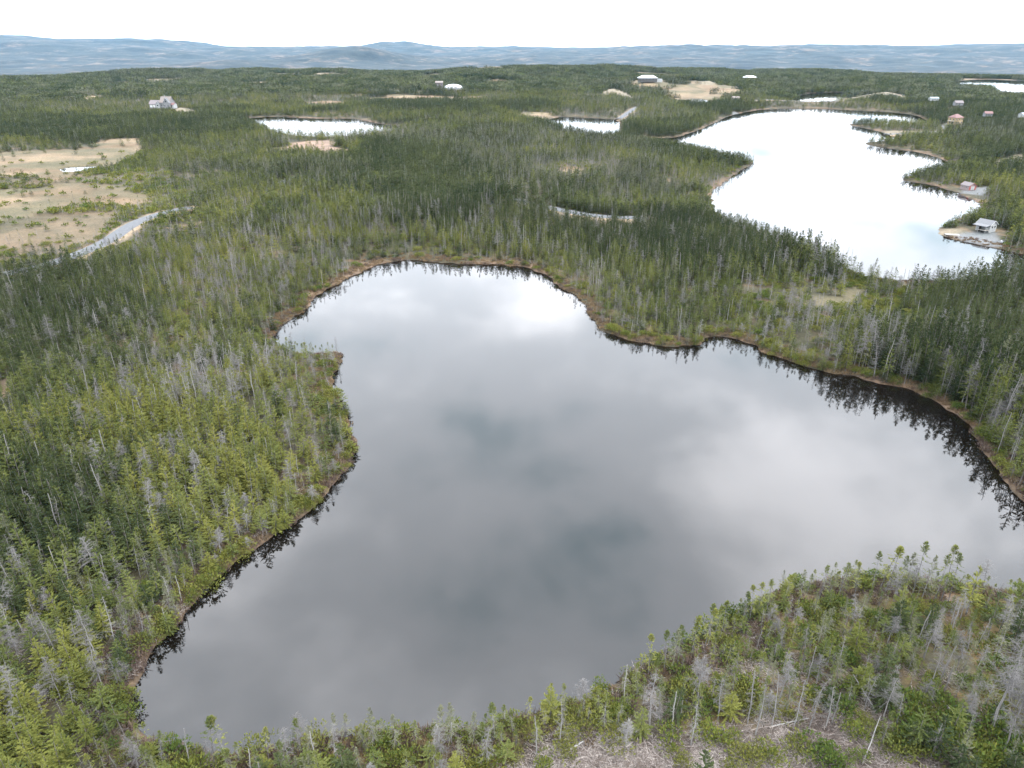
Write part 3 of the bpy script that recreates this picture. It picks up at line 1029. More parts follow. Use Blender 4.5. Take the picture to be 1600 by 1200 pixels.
def plants(dmin, dmax, sp):
    x, y = field(dmin, dmax, sp)
    sdf = water_sdf(x, y)
    mk = masks(x, y)
    d = np.hypot(x, y)
    edge = 0.15 + 1.3 * np.clip(fbm(x, y, 14, 2, 101) - 0.3, 0, 1) * np.clip(d / 90, .5, 2)
    keep = (sdf > edge) & (mk['road'] > 1.0) & (mk['gravel'] > 0.8) & (mk['sand'] > 0.5) & clear_of(x, y)
    openn = np.maximum.reduce([ss(mk['bog'], 1, -3), ss(mk['dirt'], 1, -1), ss(mk['slash'], 0.5, -1)])
    keep &= rng.random(x.shape) > np.maximum(openn * 0.975, 0.86 * ss(mk['low'], 2, -2))
    # glades
    gl = fbm(x, y, 30, 3, 111)
    keep &= rng.random(x.shape) > 0.55 * ss(gl, 0.60, 0.72)
    x, y, sdf, d = x[keep], y[keep], sdf[keep], d[keep]
    mkb = np.minimum(mk['bog'], mk['low'] - 4)[keep]
    st = fbm(x, y, 95, 3, 161)
    farv = ss(d, 150, 330)
    dead = np.clip(insoft(x, y, DEADSTANDS, 12) + 0.75 * farv * ss(st, 0.50, 0.60), 0, 1)
    dense = np.clip(insoft(x, y, DENSE, 14) + 0.9 * farv * ss(st, 0.47, 0.36), 0, 1); yel = insoft(x, y, YELLOW, 8)
    right = (x > 55) & (y < 175) & (y > 70)
    n = len(x)
    nf = fbm(x, y, 24, 3, 121)
    near_bank = (y < 88) & (d < 110) & (x > -12)
    p_snag = 0.15 + 0.30 * dead + 0.24 * ss(nf, 0.50, 0.68) * (1 - dense) - 0.05 * dense
    p_tuft = 0.15 + 0.24 * ss(sdf, 9, 2) * (1 - 0.5 * dense) + 0.22 * dead - 0.10 * dense + 0.10 * near_bank
    p_tuft = np.where(right, p_tuft * 0.35, p_tuft)
    p_snag = p_snag * np.where(d > 130, .66, 1) - 0.09 * near_bank
    p_shrub = 0.10 + 0.25 * ss(sdf, 4, 1) + 0.45 * ss(mkb, 26, 4) + 0.24 * near_bank
    p_shrub = np.where(d > 420, 0.0, p_shrub)
    u = rng.random(n)
    kind = np.where(u < p_snag, 2, np.where(u < p_snag + p_tuft, 1, np.where(u < p_snag + p_tuft + p_shrub, 3, 0)))
    hn = fbm(x, y, 40, 3, 131)
    h = 2.5 + 2.3 * hn + rng.normal(0, 0.75, n) + 1.1 * dense + 0.4 * dead
    h = h + right * 3.0 * ss(sdf, 30, 12) + (d < 110) * 0.7
    h = np.where(near_bank, h * 0.74, h)
    h *= (np.where(right, 0.9, 0.70) + np.where(right, 0.1, 0.30) * ss(sdf, 1, 9)) * (1 - 0.35 * ss(mkb, 20, 0))
    h = np.where(kind == 2, h * rng.uniform(.75, 1.25, n), h)
    h = np.where(kind == 3, rng.uniform(.7, 1.7, n), h)
    h = np.clip(h, 0.6, 9.5)
    colr = np.clip((0.5 * rng.random(n) + 0.7 * fbm(x, y, 18, 3, 141) - 0.1 - 0.45 * dense + 0.17 * yel), 0, 0.999)
    return dict(x=x, y=y, kind=kind, h=h, col=colr, d=d, sdf=sdf)


P1 = plants(20, 130, 1.15)
P2 = plants(130, 420, 1.42)
P3 = plants(420, 820, 2.1)
P4 = plants(820, 1900, 7.0)

# individually surveyed trees: (kind, form, u_base, v_base, v_top)
HERO = []
for (u, vt, vb, f) in [(1013, 991, 1052, 2), (1038, 986, 1045, 0), (1052, 984, 1038, 1), (1059, 980, 1034, 3), (1081, 961, 1020, 2), (1083, 974, 1024, 5),
                       (1102, 945, 1008, 2), (1107, 942, 1006, 0), (1115, 949, 1000, 5), (1125, 941, 998, 2), (1160, 924, 972, 0), (1171, 916, 968, 2),
                       (1183, 908, 960, 5), (1198, 905, 954, 3), (1361, 864, 925, 0), (1374, 849, 922, 2), (1383, 848, 924, 5), (1402, 871, 926, 3),
                       (1411, 866, 928, 1), (1425, 851, 930, 0), (1440, 869, 934, 4), (1462, 867, 932, 3), (1472, 857, 934, 2), (1483, 867, 936, 0),
                       (586, 1110, 1166, 4), (472, 1124, 1176, 0), (650, 1126, 1160, 3), (686, 1102, 1158, 1), (705, 1100, 1160, 4), (772, 1095, 1155, 3),
                       (485, 1137, 1180, 4), (420, 1140, 1184, 2), (335, 1120, 1192, 0), (352, 1121, 1190, 2), (620, 1120, 1168, 1), (740, 1112, 1160, 4),
                       (520, 550, 566, 0), (493, 540, 563, 2), (505, 543, 564, 5), (485, 548, 566, 3), (530, 558, 572, 0), (1250, 890, 935, 1), (1280, 884, 936, 0),
                       (1310, 878, 932, 3), (1335, 880, 930, 2), (1225, 898, 944, 5)]:
    HERO.append(('tuft', f, u, vb, vt))
HERO += [('fir', 1, 1510, 958, 888), ('fir', 0, 1583, 958, 883), ('fir', 4, 860, 1120, 1068), ('fir', 2, 1450, 985, 945), ('fir', 5, 1545, 985, 925)]
for (u, vt, vb, f) in [(1561, 1072, 1186, 3), (1546, 998, 1152, 3), (1590, 1072, 1184, 1), (1474, 1040, 1086, 5), (1502, 1100, 1140, 3), (1308, 995, 1048, 0),
                       (1443, 959, 990, 5), (1458, 975, 1020, 0), (1080, 1100, 1162, 0), (976, 1127, 1172, 3), (1014, 1058, 1142, 1), (1088, 1022, 1100, 3),
                       (1440, 1060, 1100, 1), (1350, 1050, 1112, 4), (1122, 1060, 1122, 0), (1168, 1050, 1130, 2), (1206, 1058, 1134, 4), (1240, 1062, 1136, 0),
                       (1264, 1078, 1138, 2), (1290, 1072, 1136, 4), (1300, 1080, 1130, 2), (1216, 1020, 1100, 1), (1385, 960, 1010, 3), (1330, 930, 985, 1),
                       (875, 1090, 1160, 0), (838, 1120, 1178, 5), (525, 1132, 1192, 0), (452, 1140, 1196, 1), (95, 1030, 1096, 3), (150, 955, 1030, 3),
                       (160, 1000, 1076, 1), (60, 935, 985, 0), (35, 1100, 1155, 1), (182, 935, 1010, 0), (1525, 1005, 1050, 1), (975, 1040, 1090, 2),
                       (1050, 1080, 1140, 5), (1180, 1075, 1150, 0), (690, 1130, 1190, 3), (760, 1140, 1196, 1), (1400, 1085, 1135, 2), (90, 490, 560, 3), (100, 770, 850, 5)]:
    HERO.append(('snag', f, u, vb, vt))
for (u, v, f, s) in [(1392, 1172, 1, 1.5), (1410, 1182, 3, 1.7), (1240, 1172, 1, 1.4), (1272, 1186, 0, 1.9), (1298, 1190, 2, 1.5), (1215, 1192, 0, 1.4), (1180, 1188, 3, 1.1),
                     (1322, 1142, 0, 1.5), (1092, 1152, 0, 1.9), (1045, 1158, 2, 1.6), (1068, 1190, 1, 1.0), (1140, 1160, 2, 1.1), (1155, 1190, 1, 1.3), (1480, 1180, 0, 2.3),
                     (1500, 1192, 2, 2.4), (1530, 1185, 0, 2.1), (1460, 1130, 3, 1.8), (1440, 1150, 0, 2.0), (1420, 1120, 2, 1.9), (1375, 1150, 1, 1.2), (960, 1150, 1, 1.6),
                     (920, 1140, 3, 1.5), (890, 1150, 1, 1.3), (880, 1175, 3, 1.1), (845, 1190, 0, 1.2), (1570, 1195, 2, 2.0), (1595, 1190, 0, 1.8), (1340, 1188, 2, 1.0),
                     (760, 1180, 0, 1.8), (740, 1192, 1, 1.4), (640, 1185, 3, 1.5), (590, 1180, 2, 1.4), (1510, 1140, 0, 2.2), (1550, 1150, 2, 2.0)]:
    HERO.append(('shrub', f, u, v, s))

KINDS = ['fir', 'tuft', 'snag', 'shrub']


def form_for(kind, colv, i):
    """pick a form: colour class for firs and tufts, any for the rest"""
    if kind == 0:
        c_ = 2 if colv < 0.36 else (0 if colv < 0.62 else 1)
        return (i % 3) * 3 + c_
    if kind == 1:
        c_ = 1 if colv < 0.38 else (0 if colv < 0.68 else 2)
        return (i % 2) * 3 + c_
    if kind == 2:
        return [0, 1, 2, 3, 4, 5, 0, 1, 3, 4][i % 10]
    return i % 4


def place_words(x, y, z, sd):
    u, v, _ = project(x, y, z)
    back = "at the water's edge" if sd < 3 else ('just behind the shore' if sd < 8 else ('back in the wood' if sd < 16 else 'deep in the wood'))
    if d_slash(x, y) < 3: return 'beside the cleared brush'
    if u > 880 and v > 820: return back + (', brushy point' if u < 1200 else ', brush-clearing bank')
    if v > 1040 and u > 230: return back + ', low bank'
    if u < 600 and v > 540 and v < 680: return back + ', small point'
    if u < 600 and v > 540: return back + ', long wooded bank'
    return back + ', dark-reflection bank'


def d_slash(x, y):
    return float(sdf_poly(np.array([x]), np.array([y]), SLASH)[0])


NOUN = {'fir': ('fir_tree', 'fir tree', 'tree'), 'tuft': ('bog_spruce', 'spruce', 'tree'), 'snag': ('dead_tree', 'dead tree', 'tree'), 'shrub': ('low_shrub', 'low shrub', 'shrub')}


SHAPE = {'fir': ['full', 'narrow', 'broad', 'ragged', 'slim', 'open', 'sparse', 'bushy', 'uneven'],
         'tuft': ['small', 'dense', 'tiny', 'wide', 'long', 'neat']}


def label_of(kind, form, h, where):
    word = FORMS[kind][form][3]
    if kind == 'fir':
        s = 'tall' if h > 6.2 else ('young' if h < 4 else 'mid-sized')
        return f'{s} {SHAPE[kind][form]} {word} fir {where}'
    if kind == 'tuft':
        s = 'tall' if h > 5.6 else ('stunted' if h < 3.8 else 'slender')
        return f'{s} spruce with {SHAPE[kind][form]} {word} tuft {where}'
    if kind == 'snag':
        s = 'tall' if h > 6.5 else ('short' if h < 4.2 else 'slim')
        return f'{s} grey {word} dead tree {where}'
    s = 'spreading' if h > 1.35 else 'small'
    return f'{s} {["leafy", "flat", "upright", "rounded"][form]} {word} shrub {where}'


def add_individual(kind, form, x, y, z, h, rz, lean, sd):
    tm, cm, H0, _w = FORMS[kind][form]
    nm = NOUN[kind]
    root = bpy.data.objects.new(nm[0], None)
    root.empty_display_size = 0.3
    COL.objects.link(root)
    s = h / H0
    wide = s * (1.0 if kind == 'shrub' else 0.95 if kind == 'tuft' else 1.08 if (kind == 'snag' and h > 5.5) else min(1.7, max(0.8, (6.0 / max(h, 2.0)) ** 0.58)))
    root.location = (x, y, z); root.scale = (wide, wide, s)
    root.rotation_euler = (lean[0], lean[1], rz)
    tag(root, label_of(kind, form, h, place_words(x, y, z, sd)), nm[2])
    root['group'] = {'fir': 'conical firs round the pond', 'tuft': 'tufted bog spruces round the pond', 'snag': 'dead grey trees round the pond',
                     'shrub': 'low shrubs round the pond'}[kind]
    a = bpy.data.objects.new('stem' if kind == 'shrub' else 'trunk', tm)
    b = bpy.data.objects.new({'fir': 'crown', 'tuft': 'crown', 'snag': 'branches', 'shrub': 'foliage'}[kind], cm)
    if kind == 'snag': b['kind'] = 'stuff'
    for o in (a, b):
        COL.objects.link(o); o.parent = root


count = {k: 0 for k in KINDS}
hero_xy = []
hx, hy, hrec = [], [], []
for (kind, f, u, vb, vt) in HERO:
    x, y = at(u, vb, 0.8)
    hx.append(x); hy.append(y); hrec.append((kind, f, vt))
hsd = water_sdf(np.array(hx), np.array(hy))
hz = land(np.array(hx), np.array(hy), hsd)
for (x, y, z, sd, (kind, f, vt)) in zip(hx, hy, hz, hsd, hrec):
    h = vt if kind == 'shrub' else height_to(y, vt, z)
    add_individual(kind, f, x, y, z, h, random.uniform(0, 6.28), (random.gauss(0, .03), random.gauss(0, .03)), sd)
    count[kind] += 1
    hero_xy.append((x, y))
hero_xy = np.array(hero_xy)

for Pn in (P1, P2, P3, P4):
    Pn['z'] = ground_z(Pn['x'], Pn['y'])
    Pn['used'] = np.zeros(len(Pn['x']), bool)
# keep scattered plants off the surveyed ones
dd = np.min(np.hypot(P1['x'][:, None] - hero_xy[None, :, 0], P1['y'][:, None] - hero_xy[None, :, 1]), 1)
P1['used'] |= dd < 0.8

# low growth hugging the waterline
xs, ys = field(20, 130, 0.95)
sds = water_sdf(xs, ys)
kk = (sds > 0.05) & (sds < 2.6) & (rng.random(xs.shape) < 0.36 * ss(fbm(xs, ys, 12, 2, 171), 0.40, 0.58)) & (masks(xs, ys)['slash'] > 1)
xs, ys, sds = xs[kk], ys[kk], sds[kk]
ns = len(xs)
low = dict(x=xs, y=ys, kind=np.where(rng.random(ns) < .7, 3, 0), d=np.hypot(xs, ys), sdf=sds, col=rng.uniform(.25, 1, ns), z=land(xs, ys, sds), used=np.zeros(ns, bool))
low['h'] = np.where(low['kind'] == 3, rng.uniform(.5, 1.2, ns), rng.uniform(1.4, 2.8, ns))
P1 = {k: np.concatenate([P1[k], low[k]]) for k in P1}

LIMIT = 298
for ki, kind in enumerate(KINDS):
    u, v, dep = project(P1['x'], P1['y'], P1['z'] + P1['h'] * 0.6)
    ok = (P1['kind'] == ki) & ~P1['used'] & (u > 3) & (u < 1597) & (v < 1196) & (v > 60)
    size = np.where(ok, P1['h'] / dep, -1) if kind != 'shrub' else np.where(ok, 1 / dep, -1)
    order = np.argsort(-size)[:LIMIT - count[kind]]
    for j in order:
        if size[j] <= 0: break
        f = form_for(ki, P1['col'][j], int(j))
        add_individual(kind, f, P1['x'][j], P1['y'][j], P1['z'][j] - 0.05, P1['h'][j], random.uniform(0, 6.28),
                       (random.gauss(0, .035), random.gauss(0, .035)), P1['sdf'][j])
        P1['used'][j] = True

# tell look-alikes apart by their nearest neighbour
roots = [o for o in COL.objects if o.type == 'EMPTY' and o.get('group', '').endswith('round the pond')]
rx = np.array([[o.location.x, o.location.y] for o in roots])
names = [o.name.split('.')[0] for o in roots]
NB = {'fir_tree': 'a fir', 'bog_spruce': 'a spruce', 'dead_tree': 'a dead tree', 'low_shrub': 'a shrub'}
from collections import Counter
cnt = Counter(o['label'] for o in roots)
for i, o in enumerate(roots):
    if cnt[o['label']] > 1:
        dd_ = np.hypot(rx[:, 0] - rx[i, 0], rx[:, 1] - rx[i, 1]); dd_[i] = 1e9
        near_i = int(np.argmin(dd_))
        new = o['label'] + (f', beside {NB[names[near_i]]}' if dd_[near_i] < 1.6 else ', standing clear')
        if len(new.split()) <= 16: o['label'] = new

# ------------------------------------------------------------------ the uncountable rest of the forest
PROTO = {}


def proto_collection(name, meshes):
    c_ = bpy.data.collections.new(name)
    for k, me in enumerate(meshes):
        o = bpy.data.objects.new('%s_%03d' % (name, k), me)
        c_.objects.link(o)
    return c_


def scatter(name, coll, x, y, z, idx, rot, scl, label, cat):
    me = bpy.data.meshes.new(name)
    me.vertices.add(len(x))
    me.vertices.foreach_set('co', np.stack([x, y, z], 1).astype(np.float32).ravel())
    a = me.attributes.new('pick', 'INT', 'POINT'); a.data.foreach_set('value', np.asarray(idx, np.int32))
    a = me.attributes.new('turn', 'FLOAT_VECTOR', 'POINT'); a.data.foreach_set('vector', np.asarray(rot, np.float32).ravel())
    a = me.attributes.new('size', 'FLOAT_VECTOR', 'POINT'); a.data.foreach_set('vector', np.asarray(scl, np.float32).ravel())
    o = obj(name, me)
    tag(o, label, cat, kind='stuff')
    g = bpy.data.node_groups.new(name, 'GeometryNodeTree')
    g.interface.new_socket('Geometry', in_out='INPUT', socket_type='NodeSocketGeometry')
    g.interface.new_socket('Geometry', in_out='OUTPUT', socket_type='NodeSocketGeometry')
    n, l = g.nodes, g.links
    gi, go = n.new('NodeGroupInput'), n.new('NodeGroupOutput')
    ip = n.new('GeometryNodeInstanceOnPoints'); ci = n.new('GeometryNodeCollectionInfo')
    ci.inputs['Collection'].default_value = coll
    ci.inputs['Separate Children'].default_value = True
    ci.inputs['Reset Children'].default_value = True

    def named(nm, ty):
        q = n.new('GeometryNodeInputNamedAttribute'); q.data_type = ty; q.inputs['Name'].default_value = nm
        return [s for s in q.outputs if s.enabled and s.name == 'Attribute'][0]
    e2r = n.new('FunctionNodeEulerToRotation')
    l.new(named('turn', 'FLOAT_VECTOR'), e2r.inputs[0])
    l.new(gi.outputs[0], ip.inputs['Points']); l.new(ci.outputs[0], ip.inputs['Instance'])
    ip.inputs['Pick Instance'].default_value = True
    l.new(named('pick', 'INT'), ip.inputs['Instance Index'])
    l.new(e2r.outputs[0], ip.inputs['Rotation']); l.new(named('size', 'FLOAT_VECTOR'), ip.inputs['Scale'])
    l.new(ip.outputs[0], go.inputs[0])
    md = o.modifiers.new('scatter', 'NODES'); md.node_group = g
    return o


near_meshes, near_off, near_H = [], {}, {}
for kind, mt in (('fir', M_BARK), ('tuft', M_TWIG), ('snag', M_DEAD), ('shrub', M_BARK)):
    near_off[kind] = len(near_meshes)
    for k, (T, C) in enumerate(_near[kind]):
        near_meshes.append(both_mesh(kind + '_form', T, C, mt, FORMS[kind][k][1].materials[0]))
near_coll = proto_collection('plant_form', near_meshes)

# lighter forms for the middle distance
mid_meshes = []
MIDC = [F_MID, F_YEL, F_DARK]
for k in range(9):
    T, C = make_fir(500 + k, H=6, R=[1.5, 1.35, 1.75][k // 3], base=[.12, .25, .08][k // 3], whorl=12, per=6, sprays=7, size=0.50, ragged=.22, lod=1, fat=1.3)
    mid_meshes.append(both_mesh('fir_mid', T, C, M_BARK, MIDC[k % 3]))
for k in range(6):
    T, C = make_tuft(520 + k, H=6, clubs=[.2, .3][k // 3], R=.46, under=26, bend=.04)
    mid_meshes.append(both_mesh('tuft_mid', T, C, M_TWIG, [F_MID, F_GREY, F_YEL][k % 3]))
for k in range(6):
    T, C = make_snag(540 + k, H=7, R=[.7, 1.0, .5, 1.1, .8, .3][k], nb=[20, 26, 14, 30, 20, 8][k], twigs=3, start=.25, lod=1, broken=(k in (2, 5)))
    mid_meshes.append(both_mesh('snag_mid', T, C, M_DEAD, M_TWIG))
for k in range(4):
    T, C = make_shrub(560 + k, n=50, size=.42)
    mid_meshes.append(both_mesh('shrub_mid', T, C, M_BARK, [F_SHRUB, F_YEL][k % 2]))
mid_coll = proto_collection('plant_mid', mid_meshes)

# clumps for the far woods
clump_meshes = []
for k in range(9):
    r_ = np.random.default_rng(600 + k)
    V, F, T_, MI = [], [], [], []
    for j in range(18):
        dx, dy = r_.uniform(-5.2, 5.2), r_.uniform(-5.2, 5.2)
        isn = r_.random() < [0.12, 0.25, 0.5][k // 3]
        if isn: T, C = make_snag(700 + 20 * k + j, H=r_.uniform(3.2, 6), R=.6, nb=7, twigs=1, lod=1)
        else: T, C = make_fir(700 + 20 * k + j, H=r_.uniform(3.0, 6.0), R=r_.uniform(.9, 1.4), whorl=6, per=4, sprays=3, size=0.95, ragged=.15, lod=1, fat=1.4)
        off = np.array([dx, dy, 0])
        for A, mi in ((T, 0), (C, 0 if isn else 1)):
            n0 = len(V)
            V += [p + off for p in A.V]; F += [tuple(i + n0 for i in f) for f in A.F]; T_ += A.T; MI += [mi] * len(A.F)
    clump_meshes.append(mesh_np('clump', V, F, [M_TWIG, [F_DARK, F_MID, F_GREY][k % 3]], T_, MI))
clump_coll = proto_collection('clump', clump_meshes)


def gather(Ps, kis, offs_H):
    X, Y, Z, I, Rt, S = [], [], [], [], [], []
    for Pn in Ps:
        for ki in kis:
            sel = np.nonzero((Pn['kind'] == ki) & ~Pn['used'])[0]
            off, H0 = offs_H[KINDS[ki]]
            n = len(sel)
            h = Pn['h'][sel]; s = h / H0
            wide = s * (np.clip((6.0 / np.maximum(h, 2.0)) ** 0.58, .8, 1.7) if ki in (0, 2) else (0.95 if ki == 1 else 1.0))
            X.append(Pn['x'][sel]); Y.append(Pn['y'][sel]); Z.append(Pn['z'][sel] - 0.05)
            I.append(np.array([off + form_for(ki, Pn['col'][j], int(j)) for j in sel], int))
            Rt.append(np.stack([rng.normal(0, .035, n), rng.normal(0, .035, n), rng.uniform(0, 6.28, n)], 1))
            S.append(np.stack([wide, wide, s], 1))
    return [np.concatenate(a) for a in (X, Y, Z, I, Rt, S)]


NO = {'fir': (near_off['fir'], 6.0), 'tuft': (near_off['tuft'], 6.0), 'snag': (near_off['snag'], 7.0), 'shrub': (near_off['shrub'], 1.0)}
MO = {'fir': (0, 6.0), 'tuft': (9, 6.0), 'snag': (15, 7.0), 'shrub': (21, 1.0)}
P2n = {k: v[P2['d'] < 230] for k, v in P2.items()}
P2m = {k: v[P2['d'] >= 230] for k, v in P2.items()}
for nm, kis, lab, cat in (('conifer_forest', (0, 1), 'green conifer forest covering the land round the water', 'forest'),
                          ('dead_timber', (2,), 'grey dead timber standing through the forest', 'dead trees'),
                          ('shrub_cover', (3,), 'low green shrubs filling glades and bog edges', 'shrubs')):
    scatter(nm, near_coll, *gather([P1, P2n], kis, NO), lab + ' around the pond', cat)
    scatter('distant_' + nm, mid_coll, *gather([P2m, P3], kis, MO), lab + ' beyond the pond', cat)
n4 = len(P4['x'])
dz4 = insoft(P4['x'], P4['y'], DEADSTANDS, 30)
i4 = np.clip((fbm(P4['x'], P4['y'], 130, 3, 151) * 5.0 - 1.5 + dz4), 0, 2.99).astype(int) * 3 + rng.choice([0, 0, 0, 0, 1, 2], n4)
s4 = rng.uniform(.85, 1.25, n4)
scatter('far_woods', clump_coll, P4['x'], P4['y'], P4['z'] - 0.1, i4, np.stack([np.zeros(n4), np.zeros(n4), rng.uniform(0, 6.28, n4)], 1),
        np.stack([s4, s4, s4 * rng.uniform(.85, 1.15, n4)], 1), 'far grey-green woods reaching to the blue hills', 'forest')


# shore margin: purplish gale twigs and rusty sedge
def ground_tuft(seed, mat, n, W, H, w=0.05):
    r_ = np.random.default_rng(seed); A = Acc()
    for k in range(n):
        a = r_.uniform(0, 2 * pi); rr = W * math.sqrt(r_.random())
        p = np.array([cos(a) * rr, sin(a) * rr, -0.05])
        d = unit(np.array([r_.normal(0, .45), r_.normal(0, .45), 1]))
        A.kite(p, d, unit(np.array([r_.normal(), r_.normal(), 0.01])), H * r_.uniform(.6, 1.2), w * r_.uniform(.7, 1.5), r_.random())
    return mesh_np('tuft', A.V, A.F, [mat], A.T)


tuft_coll = proto_collection('margin_tuft', [ground_tuft(800, F_GALE, 60, .5, .75, .07), ground_tuft(801, F_GALE, 70, .6, .6, .07),
                                             ground_tuft(802, F_RUST, 60, .5, .5, .06), ground_tuft(803, F_RUST, 60, .6, .4, .06)])
x, y = field(20, 240, 0.62)
sdf = water_sdf(x, y)
d = np.hypot(x, y)
k = (sdf > 0.15) & (sdf < 4.5) & (rng.random(x.shape) < np.clip(1.15 - sdf / 4.5, 0, 1) * np.clip(120 / d, .25, 1))
x, y, sdf, d = x[k], y[k], sdf[k], d[k]
near_side = (y < 90)
idx = np.where(rng.random(len(x)) < np.where(near_side, .8, .22), 0, 2) + rng.integers(0, 2, len(x))
s = rng.uniform(.6, 1.15, len(x))
scatter('shore_brush', tuft_coll, x, y, ground_z(x, y), idx, np.stack([x * 0, x * 0, rng.uniform(0, 6.28, len(x))], 1), np.stack([s, s, s], 1),
        'purplish twigs and rusty sedge lining the pond margin', 'shore plants')

# cleared brush: a mat of broken grey sticks
def stick_pile(seed, n, W):
    r_ = np.random.default_rng(seed); A = Acc()
    for k in range(n):
        p = np.array([r_.uniform(-W, W), r_.uniform(-W, W), r_.uniform(0.0, .22)])
        a = r_.uniform(0, pi); L = r_.uniform(.12, .8)
        A.ribbon(p, p + np.array([cos(a), sin(a), r_.normal(0, .16)]) * L, r_.uniform(.014, .05), r_.random())
    return mesh_np('sticks', A.V, A.F, [M_DEBRIS], A.T)


M_DEBRIS = foliage_mat('broken_brown_brush', [(0.026, 0.020, 0.017), (0.080, 0.064, 0.056), (0.24, 0.21, 0.19)], 0.0)
stick_coll = proto_collection('stick_pile', [stick_pile(820 + k, 150, 1.0) for k in range(4)])
x, y = field(20, 95, 0.85)
ms = sdf_poly(x, y, SLASH) + (fbm(x, y, 9, 3, 21) - .5) * 5
sd = water_sdf(x, y)
k = (sd > 1.0) & ((ms < 0.3) & (rng.random(x.shape) < .85) | (ms < 9) & (rng.random(x.shape) < .22) & (x > -5) | (rng.random(x.shape) < .05))
x, y = x[k], y[k]
s = rng.uniform(.6, 1.2, len(x))
scatter('brush_debris', stick_coll, x, y, ground_z(x, y), rng.integers(0, 4, len(x)), np.stack([x * 0, x * 0, rng.uniform(0, 6.28, len(x))], 1),
        np.stack([s, s, s], 1), 'mat of broken grey sticks littering the cleared ground', 'brush')


# fallen and leaning logs
def log_mesh(seed, L, r0):
    r_ = np.random.default_rng(seed); A = Acc()
    n = 8
    pts = [np.array([r_.normal(0, .012), r_.normal(0, .012), L * k / (n - 1)]) for k in range(n)]
    A.tube(pts, [r0 * (1 - .65 * k / (n - 1)) for k in range(n)], 7, .35)
    B = Acc()
    for k in range(16):
        z = L * r_.uniform(.25, .98); az = r_.uniform(0, 6.28)
        p = np.array([0, 0, z])
        B.ribbon(p, p + np.array([cos(az), sin(az), r_.uniform(.1, .7)]) * r_.uniform(.15, .6), .03, r_.random())
    return acc_mesh('log_trunk', A, M_DEAD), acc_mesh('log_twigs', B, M_TWIG)


for k, (u0, v0, u1, v1, r0, z1, lab) in enumerate([
        (1526, 1176, 1462, 1112, .11, .9, 'long bleached fallen trunk lying across green shrubs'),
        (1433, 1173, 1400, 1134, .08, .5, 'thin fallen trunk beside the shrub patch in cleared brush'),
        (1346, 1199, 1367, 1146, .06, 1.6, 'thin pale pole leaning out of the cleared brush'),
        (1366, 1117, 1325, 1075, .08, 1.6, 'grey trunk leaning against the dead thicket'),
        (1130, 1087, 1186, 1099, .09, .5, 'pale trunk lying flat among stunted spruces'),
        (891, 1174, 911, 1164, .11, .4, 'short pale log end beside the strip of bank'),
        (1378, 1089, 1357, 1066, .10, .8, 'short thick grey log propped in the undergrowth'),
        (1330, 1095, 1352, 1060, .05, 1.5, 'slim crossed pole propped beside short thick log'),
        (1205, 1140, 1262, 1128, .07, .4, 'grey log along the top edge of cleared brush'),
        (1560, 1120, 1528, 1085, .07, 1.2, 'broken trunk fallen beside the tall bushy snag')]):
    x0, y0 = at(u0, v0, .6); x1, y1 = at(u1, v1, .6)
    a, b = gz(x0, y0) + .12, gz(x1, y1) + z1
    L = math.sqrt((x1 - x0) ** 2 + (y1 - y0) ** 2 + (b - a) ** 2)
    tm, bm_ = log_mesh(900 + k, L, r0)
    root = bpy.data.objects.new('fallen_log', None); COL.objects.link(root)
    root.location = (x0, y0, a)
    root.rotation_euler = (0, math.acos((b - a) / L), atan2(y1 - y0, x1 - x0))
    tag(root, lab, 'log', 'fallen logs near the cleared brush')
    obj('trunk', tm, root); tag(obj('branch_stubs', bm_, root), kind='stuff')


# ------------------------------------------------------------------ buildings
def paint(name, col, rough=0.7): return simple(name, col, rough, 0.10, 1.5)


def bm_obj(name, bm, mat, parent):
    bmesh.ops.recalc_face_normals(bm, faces=bm.faces)
    me = bpy.data.meshes.new(name); bm.to_mesh(me); bm.free()
    me.materials.append(mat)
    return obj(name, me, parent)


def box(bm, x0, x1, y0, y1, z0, z1):
    v = [bm.verts.new(p) for p in ((x0, y0, z0), (x1, y0, z0), (x1, y1, z0), (x0, y1, z0), (x0, y0, z1), (x1, y0, z1), (x1, y1, z1), (x0, y1, z1))]
    for f in ((0, 3, 2, 1), (4, 5, 6, 7), (0, 1, 5, 4), (1, 2, 6, 5), (2, 3, 7, 6), (3, 0, 4, 7)):
        bm.faces.new([v[i] for i in f])


def boxo(name, mat, parent, *a):
    bm = bmesh.new(); box(bm, *a)
    bmesh.ops.bevel(bm, geom=bm.edges[:], offset=min(0.02, min(a[1] - a[0], a[3] - a[2], a[5] - a[4]) * .2), segments=1, affect='EDGES')
    return bm_obj(name, bm, mat, parent)


def prism(bm, prof, a0, a1, axis):
    """extrude a profile [(s, z)] from a0 to a1 along axis 'x' or 'y'"""
    def P(s, z, a): return (a, s, z) if axis == 'x' else (s, a, z)
    A = [bm.verts.new(P(s, z, a0)) for s, z in prof]; B = [bm.verts.new(P(s, z, a1)) for s, z in prof]
    n = len(prof)
    for i in range(n):
        bm.faces.new((A[i], A[(i + 1) % n], B[(i + 1) % n], B[i]))
    bm.faces.new(A); bm.faces.new(B[::-1])


